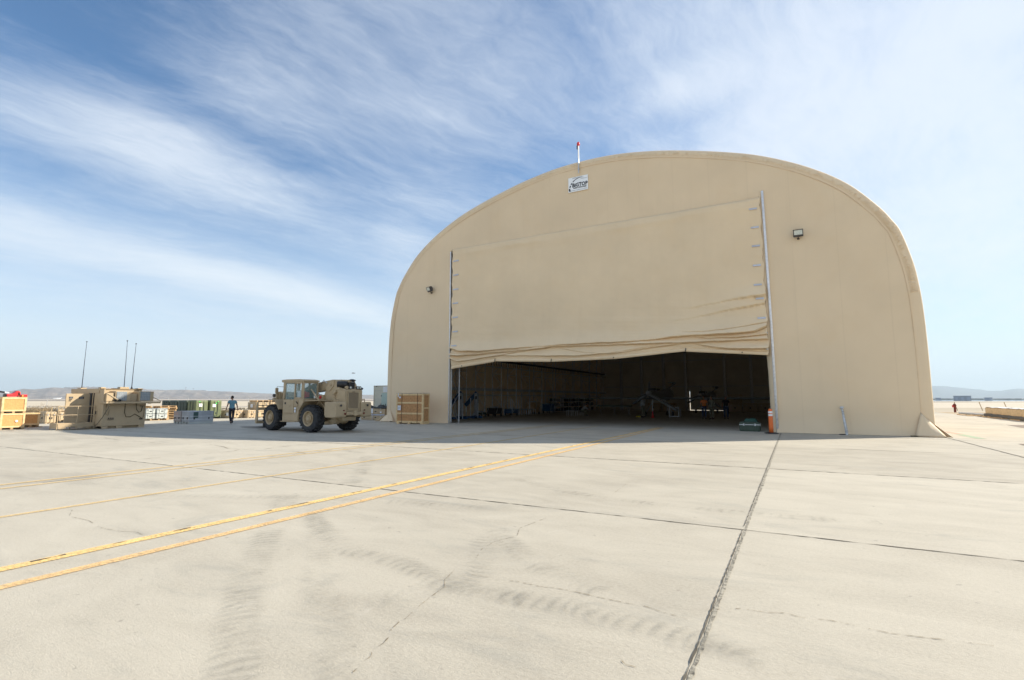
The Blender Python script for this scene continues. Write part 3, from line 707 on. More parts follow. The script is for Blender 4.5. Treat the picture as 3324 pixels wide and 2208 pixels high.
# the curtain: smooth above, gathered in long folds over a weighted hem
def bottom(x): return float(np.interp(x, [-19.6, -19.4, -16.25, -16.2, -12.4, -12.34, -8.5, -4.8, -4.72, -.95], [3.5, 3.55, 3.88, 3.90, 3.74, 3.74, 3.77, 4.03, 4.01, 3.68]))
FOLD = [  # crease line (x, z), depth at its left, middle and right, height of the belly over it
    ([(-19.6, 4.86), (-19.0, 4.68), (-17.5, 4.60), (-16.1, 4.62), (-14.4, 4.65), (-12.4, 4.71), (-9.8, 4.70), (-8.1, 4.70), (-6.5, 4.72), (-4.7, 4.83), (-3.1, 4.83), (-1.5, 4.86), (-.9, 5.08)], .20, .17, .26, .40),
    ([(-19.6, 4.44), (-19.0, 4.38), (-16.1, 4.44), (-13.4, 4.56), (-12.3, 4.63), (-8.9, 4.59), (-5.8, 4.50), (-3.3, 4.49), (-.9, 4.46)], .20, .14, .22, .20),
    ([(-19.6, 4.20), (-19.0, 3.99), (-17.5, 4.12), (-16.0, 4.27), (-14.6, 4.44), (-13.0, 4.58), (-12.9, 4.58)], .18, .12, .02, .16),
    ([(-19.6, 4.60), (-18.9, 4.50), (-17, 4.50), (-14.5, 4.57), (-13, 4.64), (-12.9, 4.64)], .12, .10, .02, .10),
    ([(-16.1, 4.26), (-15.9, 4.24), (-13.4, 4.16), (-10.7, 4.03), (-8.1, 4.14), (-6.2, 4.36), (-5.4, 4.38), (-4.7, 4.53)], .10, .10, .10, .22),
    ([(-12.2, 4.60), (-12.0, 4.58), (-10.7, 4.27), (-9.0, 4.11), (-7.3, 4.28), (-5.6, 4.55)], .03, .08, .05, .18),
    ([(-4.75, 4.62), (-4.0, 4.31), (-2.7, 4.07), (-.9, 4.02)], .08, .14, .18, .22),
    ([(-5.4, 4.92), (-3.6, 4.66), (-2.3, 4.64), (-.9, 4.70)], .04, .12, .18, .16),
    ([(-5.4, 5.09), (-3.6, 5.02), (-2.3, 5.12), (-.9, 5.28)], .02, .08, .16, .25),
    ([(-5.2, 6.22), (-4.3, 6.30), (-2.9, 6.48), (-1.9, 6.58), (-.9, 6.63)], .0, .05, .20, .30),
    ([(-6.5, 5.55), (-4.3, 5.75), (-2.5, 6.05), (-.9, 6.25)], .0, .04, .08, .40),
]
def curtain_y(x, z):
    y = YF - .05 - .10 * math.sin(math.pi * min(1, max(0, (x + 19.6) / 18.7))) * min(1, (11.6 - z) / 3)
    y -= .012 * fbm1(x * .7 + z * 1.4, 2) + .008 * fbm1(x * 1.9 - z * .6, 4)
    zb = bottom(x); hem = zb + .21 + .02 * fbm1(x * 1.3, 6)
    tx = (x + 19.6) / 18.7
    best = 0; grv = 0
    for i, (pts, a, b, c, w) in enumerate(FOLD):
        x0 = pts[0][0]; x1 = pts[-1][0]
        if x < x0 - .02 or x > x1 + .02: continue
        zf = float(np.interp(x, [p[0] for p in pts], [p[1] for p in pts])) + .022 * fbm1(x * 1.3, i) + .010 * fbm1(x * 5.1, i + 9)
        t = (x - x0) / (x1 - x0); amp = float(np.interp(t, [0, .5, 1], [a, b, c])) * (1 + .4 * fbm1(x * .9, i + 20))
        if x1 < -1.5: amp *= min(1, (x1 - x) / .8)                 # creases that die out inside the cloth
        if x0 > -19: amp *= min(1, (x - x0) / .8)
        if amp <= 0: continue
        d = z - zf
        s_ = math.exp(-(d / w) ** 1.5) if d >= 0 else max(0, 1 + d / .022)
        best = max(best, amp * s_); grv = max(grv, min(.09, amp * .9) * math.exp(-((d + .030) / .015) ** 2))
    y -= best * 1.25
    y += grv
    # soft slack bellies between the creases
    if z < 7: y -= .035 * fbm1(z * 3.2 + x * .25, 31) * min(1, max(0, (6.6 + tx * .6 - z))) * (.4 + .6 * abs(tx - .4))
    y += .03 * math.exp(-((z - hem) / .03) ** 2)                             # pinch above the hem
    if z < hem: y -= .05 * math.sin(math.pi * min(1, (z - zb) / (hem - zb + 1e-6)))
    # rucks under the header
    top = DT - .05 - .25 * abs(math.sin(x * .33)); dz = z - (DT - .35 + .1 * fbm1(x * .5, 12))
    y -= .09 * (.6 + .5 * fbm1(x * .8, 14)) * math.exp(-(dz / .10) ** 2) + .03 * (.5 + .5 * fbm1(x * 1.1, 15)) * math.exp(-((dz + .22) / .07) ** 2)
    # slack wrinkles fanning from the edge ties
    e = min(x + 19.62, -.92 - x)
    y -= .03 * math.exp(-e / .5) * (1 + fbm1(z * 6.5, 3))
    return y
mb = MB(); NU, NV = 300, 180
zs = []
for j in range(NV + 1):
    t = j / NV; zs.append(t * .20 / .62 if t < .62 else (.20 + (t - .62) / .20 * .24 if t < .82 else .44 + (t - .82) / .18 * .56))     # two thirds of the rows in the folds
XA, XB = -19.62, -.93
g = []
for i in range(NU + 1):
    x = XA + (XB - XA) * i / NU; zb = bottom(x); zt = DT + .05; col = []
    for t in zs:
        z = zb + (zt - zb) * t
        ed = math.exp(-min(i, NU - i) * .08 / .25); xx = x + (.06 * ed * fbm1(z * 5, 2) * (1 if i > NU / 2 else -1))
        col.append(mb.bm.verts.new((xx, curtain_y(x, z), z)))
    g.append(col)
for i in range(NU):
    for j in range(NV): mb.bm.faces.new((g[i][j], g[i + 1][j], g[i + 1][j + 1], g[i][j + 1]))
cur = mb.build('door_curtain', m_curtain, hangar, smooth=True)
so = cur.modifiers.new('thick', 'SOLIDIFY'); so.thickness = .02; so.offset = 1
mb = MB()
for x in (-18.75, -16.22, -12.36, -8.6, -4.76, -2.1): mb.box((x, curtain_y(x, bottom(x) + .05) - .03, bottom(x) + .08), (.035, .03, .20 if x in (-16.22, -12.36, -4.76) else .07), 0, 0, .12)
mb.build_each('pull_strap', m_blk, hangar)
for z in (10.75, 9.79, 8.82, 7.88, 6.93, 5.98, 5.03):
    MB().box((-19.32, curtain_y(-19.32, z) - .02, z), (.42, .02, .085), 0, 0, -.04).build('tie_tape', m_strap, hangar)
for x, z in [(-1.15, 11.05), (-1.11, 10.09), (-1.11, 9.14), (-1.11, 8.15), (-1.12, 7.17), (-1.06, 6.47), (-1.03, 5.5)]:
    MB().box((x - .12, curtain_y(x - .12, z) - .035, z), (.36, .02, .085), 0, 0, .02).build('tie_tape', m_strap, hangar)
for x, z in ((-.98, 4.75), (-.98, 3.98)):
    MB().lathe([(.0, -.05), (.05, -.04), (.06, .02), (.02, .07)], 10, Matrix.Translation((x, YF - .12, z))).build('ratchet', m_galv, hangar)
# flared foot flaps at the two corners
def flap(pts, name='corner_flap'):
    mb = MB(); v = [mb.bm.verts.new(p) for p in pts]
    c = Vector(); 
    for p in pts: c += Vector(p)
    c /= len(pts); cv = mb.bm.verts.new(c + Vector((0, -.03, .0)))
    for i in range(len(v)): mb.bm.faces.new((v[i], v[(i + 1) % len(v)], cv))
    bmesh.ops.subdivide_edges(mb.bm, edges=mb.bm.edges[:], cuts=3, use_grid_fill=True)
    for q in mb.bm.verts: q.co.y += .025 * fbm1(q.co.x * 7 + q.co.z * 5, 2)
    o = mb.build(name, m_fabric, hangar, smooth=True); s_ = o.modifiers.new('t', 'SOLIDIFY'); s_.thickness = .015
flap([(4.70, YF - .02, 1.0), (5.08, YF - .04, .50), (5.42, YF - .42, .02), (4.95, YF - .42, .02), (4.42, YF - .26, .02)])
flap([(5.19, YF + .12, .50), (5.24, YF + .4, .03), (5.62, YF - .42, .02)])
flap([(-24.75, YF - .03, .75), (-24.2, YF - .3, .02), (-25.1, YF - .35, .02), (-25.6, YF - .2, .02), (-25.24, YF + .2, .5)])
flap([(-25.24, YF + .3, .55), (-26.2, YF - .05, .03), (-25.9, YF + .2, .02), (-25.25, YF + .9, .02)])
mb = MB()
for x in (-24.4, 4.35): mb.box((x, YF - .34, .03), (.20, .10, .05), .2)
mb.build_each('foot_weight', m_rope, hangar)

# ---- things fixed to the front of the hangar
sg = thing('sign', 'white maker sign with dark lettering below the roof beacon on the hangar', 'sign', (-10.57, YF - .06, 14.32))
MB().bb(-.62, .62, -.03, .03, -.45, .45).build('sign_panel', M('sign_white', (.90, .93, .95), .4, var=.02), sg, bevel=.01)
m_ink = M('dark_ink', (.012, .018, .03), .5, var=0); m_gink = M('grey_ink', (.30, .33, .38), .6, var=0)
U = (0, 0, 1); X = (1, 0, 0)
text_part(sg, 'lettering', 'BiGTOP', .32, m_ink, (.12, -.04, -.07), X, U, .010, .004, 'CENTER', .88)
text_part(sg, 'lettering', 'FABRIC STRUCTURES', .088, m_ink, (.12, -.04, -.245), X, U, .003, .004, 'CENTER', .98)
mb = MB(); pv = None
for i in range(22):
    t = i / 21; a = R(180) - t * R(105); x = .20 + math.cos(a) * .72 * (1) - .02; z = -.34 + math.sin(a) * .70; w = .085 * (1 - t) ** 1.1 + .010
    n = Vector((math.cos(a), math.sin(a)))
    c = (mb.bm.verts.new((x + n.x * w / 2, -.036, z + n.y * w / 2)), mb.bm.verts.new((x - n.x * w / 2, -.036, z - n.y * w / 2)))
    if pv and i not in (3, 6, 9): mb.bm.faces.new((pv[0], c[0], c[1], pv[1]))
    pv = c
mb.box((-.52, -.036, -.36), (.10, .004, .07)); mb.build('arch_logo', m_ink, sg)
mb = MB()
for i in range(24): mb.box((-.34 + i * .026, -.034, .40 + .0 * i), (.018, .004, .022)); mb.box((-.34 + i * .026, -.034, .365), (.015, .004, .018))
mb.build('small_print', m_gink, sg); mb = MB()
for i in range(17): mb.box((.18 + i * .024, -.034, .27), (.017, .004, .024))
mb.build('small_print', m_gink, sg); mb = MB()
for i in range(38): mb.box((-.50 + i * .029, -.034, -.375), (.019, .004, .026))
mb.build('small_print', m_gink, sg)
bc = thing('roof_beacon', 'red obstruction beacon on a pale mast rising above the hangar roof', 'beacon', (-10.5, YF - .12, 14.95))
MB().tube([(0, 0, 0), (0, 0, .95)], .035, 8).build('lower_mast', m_galv, bc)
MB().tube([(0, 0, .93), (0, 0, 1.42), (0, 0, 1.9)], .042, 8).build('mast', M('mast_white', (.82, .82, .80), .35, var=.02), bc)
mb = MB(); mb.box((0, .03, .25), (.12, .07, .05)); mb.box((0, .03, .6), (.12, .07, .05)); mb.build_each('bracket', m_galv, bc)
MB().bb(-.10, -.04, -.03, .03, 1.50, 1.72).build('junction_box', m_blk, bc)
MB().lathe([(.05, 1.70), (.09, 1.74), (.095, 1.84), (.06, 1.93), (.0, 1.96)], 14).build('beacon_lens', m_red, bc, smooth=True)
def flood(label, x, z, rz, tilt):
    t = thing('floodlight', label, 'floodlight', (x, YF - .02, z), 0, 'floodlights on the hangar front'); t.scale = (.68,) * 3
    MB().tube([(0, 0, -.32), (0, -.18, -.32), (0, -.26, -.22)], .03, 6).bb(-.07, .07, -.04, .02, -.38, -.26).build('bracket', m_bronze, t)
    m = Matrix.Translation((0, -.30, 0)) @ Matrix.Rotation(rz, 4, 'Z') @ Matrix.Rotation(tilt, 4, 'X')
    h = MB(); h.prism([(-.16, -.24), (.06, -.24), (.16, -.05), (.16, .18), (.06, .28), (-.16, .28)], 'x', -.31, .31); h.bb(-.31, .31, -.22, -.16, .24, .285); h.bb(-.31, -.27, -.21, -.16, -.1, .25); h.bb(.27, .31, -.21, -.16, -.1, .25)
    o = h.build('housing', m_bronze, t, bevel=.012); o.matrix_local = m
    l = MB().bb(-.26, .26, -.185, -.165, -.09, .235).build('lens', m_lens, t); l.matrix_local = m
    return t
flood('dark floodlight high beside the left edge of the door curtain', -21.35, 9.0, R(-22), R(22))
flood('dark floodlight high to the right of the door pipe', .62, 9.45, R(0), R(18))
tp = thing('tie_down_pole', 'short grey laced pole standing against the right front wall', 'pole', (1.98, YF - .42, 0), 0)
MB().tube([(0, 0, 0), (-.05, .05, .55), (-.10, .2, 1.12)], [.055, .05, .04], 8).build('pole', m_galv, tp)
mb = MB()
for i in range(14): mb.lathe([(.062 - i * .0012, .0), (.066 - i * .0012, .02), (.058, .035)], 8, Matrix.Translation((-.09 * (i / 14), .18 * (i / 14), .12 + i * .068)))
mb.build('lacing', M('lacing', (.40, .40, .40), .7), tp)
MB().lathe([(0, -.06), (.07, -.05), (.085, 0), (.07, .06), (0, .08)], 12, Matrix.Translation((-.11, .22, 1.18))).build('knob', m_galv, tp, smooth=True)
MB().box((-.12, .0, .02), (.34, .08, .04), .1).build('foot', m_blk, tp)

# ------------------------------------------------------------------ forklift (local: x ahead, y to its left, z up)
def forklift():
    t = thing('forklift', 'tan rough terrain forklift with black tyres parked in the hangar shadow', 'forklift', (-21.65, 18.2, 0), R(175))
    m = m_mil
    # wheels
    def wheel(x, y, steer=0):
        s = 1 if y > 0 else -1; M0 = Matrix.Translation((x, y, .655)) @ Matrix.Rotation(steer, 4, 'Z') @ Matrix.Rotation(-R(90) * s, 4, 'X')
        mb = MB(); w = .235
        mb.lathe([(.34, -w), (.47, -w - .015), (.57, -w * .95), (.615, -w * .7), (.625, 0), (.615, w * .7), (.57, w * .95), (.47, w + .015), (.34, w), (.33, 0), (.34, -w)], 40, M0, False)
        n = 22
        for i in range(n):
            for sd in (-1, 1):
                a = 2 * math.pi * (i + (.5 if sd > 0 else 0)) / n
                P = [Vector((math.cos(a) * .635, math.sin(a) * .635, sd * .01)), Vector((math.cos(a + .10) * .632, math.sin(a + .10) * .632, sd * .14)), Vector((math.cos(a + .16) * .58, math.sin(a + .16) * .58, sd * .245))]
                for p, q in zip(P[:-1], P[1:]): mb.beam(M0 @ p, M0 @ q, .075, .06, up=(M0.to_3x3() @ Vector((math.cos(a), math.sin(a), 0))))
        rim = MB(); rim.lathe([(.345, w + .0), (.36, w + .022), (.345, w + .02), (.315, w - .02), (.30, w - .10), (.20, w - .12), (.17, w - .10), (.165, w - .02), (.11, w + .01), (.10, w + .04), (.001, w + .045)], 32, M0, False)
        for i in range(10):
            a = i * math.pi / 5; rim.lathe([(.018, w - .12), (.018, w - .085), (0, w - .08)], 6, M0 @ Matrix.Translation((math.cos(a) * .235, math.sin(a) * .235, 0)))
            rim.lathe([(.012, w - .0), (.012, w + .03), (0, w + .035)], 6, M0 @ Matrix.Translation((math.cos(a) * .13, math.sin(a) * .13, -.01)))
        rim.lathe([(.001, -w + .10), (.30, -w + .08), (.345, -w - .005), (.35, -w + .02)], 24, M0, False)
        hub = bpy.data.objects.new('wheel', None); COL.objects.link(hub); hub.parent = t
        mb.build('tyre', m_rub, hub, smooth=False); rim.build('rim', m, hub)
    for x, y, s in ((1.58, 1.03, 0), (1.58, -1.03, 0), (-1.58, 1.03, R(5)), (-1.58, -1.03, R(5))): wheel(x, y, s)
    # frame
    mb = MB(); mb.bb(-2.7, 2.1, -.42, .42, .62, 1.05); mb.bb(-2.2, 1.9, -.5, -.42, .7, 1.2); mb.bb(-2.2, 1.9, .42, .5, .7, 1.2)
    mb.bb(-1.72, -1.44, -.85, .85, .52, .78); mb.bb(1.44, 1.72, -.85, .85, .52, .78)
    mb.build('chassis', m, t, bevel=.015)
    mb = MB(); mb.tube([(-1.58, -.8, .65), (-1.58, -.35, .65), (-1.58, -.2, .62), (-1.58, .2, .62), (-1.58, .35, .65), (-1.58, .8, .65)], [.12, .12, .26, .26, .12, .12], 14); mb.build('axle', m, t, smooth=True); mb = MB()
    mb.tube([(1.58, -.8, .65), (1.58, -.35, .65), (1.58, -.2, .62), (1.58, .2, .62), (1.58, .35, .65), (1.58, .8, .65)], [.12, .12, .24, .24, .12, .12], 14); mb.build('axle', m, t, smooth=True)
    MB().tube([(-2.45, -.25, .62), (-2.45, .48, .62)], .2, 16).build('air_tank', m, t)
    # step box, lower cab
    mb = MB(); mb.prism([(.68, .47), (-.64, .47), (-.64, 1.12), (-.98, 1.36), (-.98, 1.56), (.70, 1.56)], 'y', .36, 1.15)
    mb.build('cab_base', m, t, bevel=.02)
    mb = MB(); mb.bb(-.55, .62, 1.13, 1.30, .47, .50); mb.bb(-.56, .60, 1.145, 1.165, .52, .80); mb.build('step', m_mil2, t)
    MB().bb(-.62, -.34, .40, 1.17, .50, .86).build('step_side', m, t, bevel=.01)
    # door
    mb = MB(); mb.bb(-.27, .57, 1.14, 1.185, .89, 1.54); d = mb.build('door', m, t, bevel=.012)
    MB().bb(.36, .46, 1.18, 1.20, 1.32, 1.42).build('handle', m_blk, d)
    text_part(d, 'lettering', '17', .14, m_mil2, (.05, 1.19, 1.22), (-1, 0, 0), (0, 0, 1), .004, .003)
    MB().bb(-.60, -.32, 1.12, 1.19, 1.22, 1.50).bb(-.98, -.62, .95, 1.17, 1.28, 1.55).build('side_box', m, t, bevel=.012)
    MB().beam((-.62, 1.20, 1.36), (-.50, 1.20, 1.46), .05, .03).build('latch', m_blk, t)
    MB().bb(-.50, -.34, 1.188, 1.194, 1.08, 1.17).bb(-.48, -.36, 1.188, 1.194, .93, 1.05).build('decal', m_paper, t)
    # cab frame
    mb = MB(); X0, X1, Y0, Y1 = -.94, .68, .36, 1.13
    for y in (Y0, Y1):
        mb.prism([(.70, 1.5), (.62, 1.5), (.50, 2.0), (.50, 2.40), (.68, 2.42)], 'y', y - .03, y + .03)
        mb.bb(-.34, -.25, y - .035, y + .035, 1.5, 2.42); mb.bb(-.99, -.90, y - .03, y + .03, 1.5, 2.42)
        mb.bb(-.9, .6, y - .03, y + .03, 2.36, 2.42); mb.bb(-.9, -.3, y - .03, y + .03, 1.53, 1.62)
    for x in (-.945, .64): mb.bb(x - .03, x + .03, Y0, Y1, 2.34, 2.42); mb.bb(x - .03, x + .03, Y0, Y1, 1.5, 1.60)
    mb.build('cab_frame', m, t, bevel=.008)
    mb = MB(); mb.prism([(.80, 2.44), (.84, 2.50), (.78, 2.53), (.4, 2.55), (-.7, 2.54), (-1.03, 2.49), (-1.03, 2.42), (.74, 2.42)], 'y', .30, 1.18); mb.tube([(.79, .32, 2.46), (.79, 1.16, 2.46)], .055, 8)
    mb.build('roof', m, t, bevel=.01)
    for a, b, nm in ((-.24, .50, 0), (-.89, -.35, 1)):
        f = MB().bb(a, b, Y1 - .008, Y1 + .008, 1.62 if nm else 1.56, 2.36).build('window', m_glass, t)
    mb = MB(); mb.bb(-.92, -.28, Y1 + .03, Y1 + .05, 1.60, 1.66); mb.bb(-.92, -.28, Y1 + .03, Y1 + .05, 2.32, 2.38); mb.bb(-.92, -.86, Y1 + .03, Y1 + .05, 1.6, 2.38); mb.bb(-.34, -.28, Y1 + .03, Y1 + .05, 1.6, 2.38); mb.build('sliding_window_frame', m_mil2, t)
    for x in (-.945, .63): MB().bb(x - .006, x + .006, Y0 + .04, Y1 - .04, 1.6, 2.34).build('window', m_glass, t)
    MB().bb(-.88, .5, Y0 - .008, Y0 + .008, 1.62, 2.34).build('window', m_glass, t)
    MB().bb(-.70, -.42, Y1 - .04, Y1 - .02, 1.66, 1.98).build('paper_sheet', m_paper, t)
    mb = MB(); mb.bb(-.88, -.74, .7, 1.0, 1.62, 1.95); mb.bb(-.78, -.55, .75, .98, 1.70, 1.92); mb.build('bundle', m_red, t, bevel=.05)
    mb = MB(); mb.bb(-.85, -.35, .45, .95, 1.35, 1.60); mb.bb(-.88, -.76, .48, .92, 1.55, 2.0); mb.build('seat', m_dkgreen, t, bevel=.05, seg=2)
    mb = MB(); mb.lathe([(.17, -.015), (.20, 0), (.17, .015)], 20, Matrix.Translation((.10, .68, 1.72)) @ Matrix.Rotation(R(-60), 4, 'Y')); mb.tube([(.36, .68, 1.35), (.10, .68, 1.72)], .025, 6); mb.bb(.25, .55, .3, 1.05, 1.3, 1.66); mb.build('steering_wheel', m_blk, t)
    # fenders
    for y0, y1 in ((.5, 1.30), (-1.30, -.5)):
        for a_, b_, c_ in ([(.80, 1.06), (1.14, 1.50), (1.72, 1.53)], [(-.88, 1.04), (-1.26, 1.47), (-2.40, 1.50)]):
            MB().prism([a_, b_, c_, (c_[0], c_[1] + .03), (b_[0], b_[1] + .035), (a_[0] - .03, a_[1] + .03)] if a_[0] > 0 else [a_, b_, c_, (c_[0], c_[1] + .03), (b_[0], b_[1] + .035), (a_[0] + .03, a_[1] + .03)], 'y', y0, y1).build('fender', m, t)
    # nose, front lamps, mirror
    mb = MB(); mb.prism([(.74, 1.2), (2.25, 1.2), (2.3, 1.45), (2.0, 1.75), (1.75, 1.93), (.74, 1.93)], 'y', -.42, .34); mb.bb(1.55, 1.72, .34, .80, 1.55, 1.92); mb.bb(1.60, 1.68, .7, .95, 1.45, 1.95); mb.bb(.74, 1.5, .3, .62, 1.25, 1.52); mb.beam((1.64, .9, 1.94), (.9, .6, 1.94), .04, .03)
    mb.build('nose_frame', m, t, bevel=.01)
    for z in (1.76, 1.57):
        h = MB().lathe([(.0, -.10), (.06, -.10), (.085, -.03), (.09, .04), (.075, .045), (0, .045)], 16, Matrix.Translation((1.80, .93, z)) @ Matrix.Rotation(R(90), 4, 'Y')).build('work_lamp', m_bronze if z > 1.7 else m, t)
    mb = MB(); mb.tube([(.66, 1.16, 2.18), (.90, 1.36, 2.20), (.95, 1.38, 1.9), (.90, 1.36, 1.85)], .012, 6); mb.build('mirror_arm', m_blk, t)
    MB().box((.92, 1.36, 1.99), (.05, .22, .28), R(20)).build('mirror', m_mil2, t, bevel=.02)
    # boom with its lift cylinder
    mb = MB()
    def boombox(a, b, w, h0, h1):
        a = Vector(a); b = Vector(b); u = Vector((0, 0, 1)); vs = []
        for p, h in ((a, h0), (b, h1)): vs += [p + Vector((0, -w / 2, -h / 2)), p + Vector((0, w / 2, -h / 2)), p + Vector((0, w / 2, h / 2)), p + Vector((0, -w / 2, h / 2))]
        mb._add(vs, [(3, 2, 1, 0), (4, 5, 6, 7), (0, 1, 5, 4), (1, 2, 6, 5), (2, 3, 7, 6), (3, 0, 4, 7)])
    boombox((-2.9, -.12, 2.32), (-1.75, -.12, 2.28), .46, .36, .50); boombox((-1.75, -.12, 2.28), (-.1, -.12, 2.12), .44, .50, .44); boombox((-.1, -.12, 2.12), (2.2, -.12, 1.45), .40, .42, .34)
    mb.bb(-1.45, -1.1, .10, .16, 2.05, 2.32)
    mb.build('boom', m, t, bevel=.015)
    mb = MB(); boombox((2.15, -.12, 1.46), (2.62, -.12, 1.20), .30, .30, .34); boombox((2.62, -.12, 1.20), (2.72, -.12, .55), .30, .34, .4)
    mb.build('boom_head', m, t, bevel=.012)
    mb = MB(); mb.tube([(-1.9, .18, 1.35), (-1.0, .18, 1.75)], .07, 12); mb.build('lift_cylinder', m, t, smooth=True)
    mb = MB(); mb.tube([(-1.0, .18, 1.75), (-.4, .14, 2.0)], .035, 10); mb.tube([(-1.75, .42, 2.35), (-1.35, .3, 2.5), (-1.0, .2, 2.32)], .02, 6); mb.build('cylinder_rod', m_galv, t, smooth=True)
    # tower
    mb = MB(); mb.prism([(-1.0, 1.5), (-1.55, 1.72), (-1.80, 2.22), (-1.95, 2.44), (-2.42, 2.50), (-2.62, 2.30), (-2.72, 2.02), (-2.72, 1.0), (-1.0, 1.0)], 'y', .12, .42)
    mb.prism([(-1.0, 1.5), (-1.55, 1.72), (-1.95, 2.44), (-2.42, 2.50), (-2.62, 2.30), (-2.72, 2.02), (-2.72, 1.0), (-1.0, 1.0)], 'y', -.66, -.38)
    mb.bb(-2.7, -1.1, -.38, .12, 1.0, 1.45); mb.build('boom_tower', m, t, bevel=.012)
    mb = MB(); mb.lathe([(.10, 0), (.10, .04), (.06, .06), (0, .06)], 16, Matrix.Translation((-2.08, .42, 2.30)) @ Matrix.Rotation(R(-90), 4, 'X')); mb.prism([(-1.7, 2.05), (-2.05, 2.48), (-2.35, 2.48), (-2.3, 2.2), (-2.0, 1.95)], 'y', .42, .45)
    mb.bb(-2.55, -2.40, .42, .50, 1.45, 1.65); mb.bb(-2.6, -2.45, .42, .56, 1.80, 2.0); mb.tube([(-2.55, .5, 1.62), (-2.5, .6, 1.8), (-2.65, .55, 1.95)], .05, 8); mb.build('tower_fittings', m, t)
    mb = MB(); mb.tube([(-1.0, .75, 2.05), (-1.6, .75, 1.55), (-2.35, .75, 1.0)], .035, 8); mb.tube([(-1.0, .40, 1.45), (-2.1, .45, 1.45)], .03, 8); mb.build('stay_bar', m, t)
    mb = MB()
    for j, (x, z) in enumerate(((-1.35, 1.62), (-1.55, 1.60))): mb.lathe([(.05, 0), (.055, .03), (0, .04)], 10, Matrix.Translation((x, .55, z)) @ Matrix.Rotation(R(-90), 4, 'X'))
    mb.bb(-1.66, -1.28, .40, .56, 1.45, 1.78); mb.build('control_box', m, t, bevel=.01)
    MB().lathe([(.075, 0), (.08, .03), (0, .04)], 14, Matrix.Translation((-1.52, .57, 1.66)) @ Matrix.Rotation(R(-90), 4, 'X')).build('rear_lamp', m_red, t)
    # engine bay
    mb = MB(); mb.bb(-3.20, -2.50, -.56, .50, .98, 2.0); mb.prism([(-3.2, 2.0), (-3.08, 2.06), (-2.5, 2.1), (-2.5, 2.0)], 'y', -.56, .50); mb.build('engine_housing', m, t, bevel=.02)
    fr = MB(); fr.bb(-3.235, -3.20, -.34, .32, 1.08, 1.14); fr.bb(-3.235, -3.20, -.34, .32, 1.88, 1.94); fr.bb(-3.235, -3.20, .28, .33, 1.08, 1.94); fr.bb(-3.235, -3.20, -.36, -.31, 1.08, 1.94); fr = fr.build('grille_frame', m, t)
    MB().bb(-3.206, -3.198, -.32, .29, 1.13, 1.89).build('grille_back', m_blk, t)
    mb = MB()
    for j in range(19): mb.box((-3.218, -.01, 1.16 + j * .039), (.012, .60, .018), 0, 0, R(35))
    mb.build('grille', m_mil2, t)
    text_part(t, 'lettering', 'DIESEL', .055, m_blk, (-3.24, 0, 1.91), (0, -1, 0), (0, 0, 1), .001, .002)
    # counterweights and tow bar
    for s in (1, -1):
        mb = MB(); mb.prism([(-3.28, .72), (-2.55, .72), (-2.48, .85), (-2.48, 1.44), (-3.26, 1.44), (-3.30, 1.36), (-3.32, .78)], 'y', min(s * .44, s * 1.05), max(s * .44, s * 1.05)); w = mb.build('counterweight', m, t, bevel=.03, seg=2)
        MB().tube([(-3.0, s * .62, 1.44), (-3.0, s * .64, 1.56), (-3.0, s * .86, 1.56), (-3.0, s * .88, 1.44)], .022, 8).build('lifting_eye', m, w)
        mb = MB(); mb.lathe([(.05, 0), (.055, .03), (.02, .05), (0, .04)], 12, Matrix.Translation((-3.33, s * .78, 1.28)) @ Matrix.Rotation(R(-90), 4, 'Y')); mb.build('rear_lamp', m_bronze, w)
        MB().lathe([(.03, 0), (.03, .05), (.05, .06), (.0, .07)], 10, Matrix.Translation((-3.32, s * .55, .9)) @ Matrix.Rotation(R(-90), 4, 'Y')).lathe([(.03, 0), (.03, .05), (0, .07)], 10, Matrix.Translation((-3.32, s * .60, 1.05)) @ Matrix.Rotation(R(-90), 4, 'Y')).build_each('coupling', m_rust, w)
    mb = MB(); mb.bb(-3.40, -3.25, -.46, .46, .82, .98); mb.bb(-3.44, -3.40, -.10, .10, .80, 1.02); mb.tube([(-3.42, 0, .78), (-3.42, 0, 1.06)], .035, 8); mb.bb(-3.43, -3.40, .15, .40, .86, .94); mb.bb(-3.43, -3.40, -.42, -.15, .86, .94); mb.build('tow_bar', m, t, bevel=.01)
    mb = MB(); mb.bb(-3.0, -2.3, -.4, .4, .55, .75); mb.build('rear_bumper', m, t, bevel=.03)
    # things on top of the engine
    mb = MB(); mb.tube([(-2.55, .42, 2.28), (-2.9, .10, 2.28)], .15, 16); mb.bb(-3.0, -2.6, -.25, .1, 2.06, 2.38); mb.tube([(-2.85, -.2, 2.1), (-2.85, -.2, 2.42)], .075, 12); mb.build('muffler', m_blk, t, bevel=.01)
    mb = MB(); mb.lathe([(.17, 0), (.19, .03), (.12, .06), (.04, .08), (0, .08)], 18, Matrix.Translation((-2.85, -.2, 2.46))); mb.lathe([(.09, -.06), (.09, 0)], 14, Matrix.Translation((-2.85, -.2, 2.46))); mb.build('intake_cap', m_blk, t)
    MB().tube([(-2.86, -.2, 2.36), (-2.86, -.2, 2.40)], .085, 14).build('intake_band', m_galv, t)
    for y in (.33, .12, -.30, -.45):
        l = MB().lathe([(0, .07), (.06, .065), (.075, 0), (.08, -.04), (.06, -.045), (.0, -.035)], 16, Matrix.Translation((-3.12, y, 2.12)) @ Matrix.Rotation(R(90), 4, 'Y')).build('rear_work_lamp', m_mil if y > .3 else m_bronze, t)
        if y != .33: MB().lathe([(0, -.05), (.055, -.047), (0, -.044)], 14, Matrix.Translation((-3.12, y, 2.12)) @ Matrix.Rotation(R(90), 4, 'Y')).build('lens', m_lens, l)
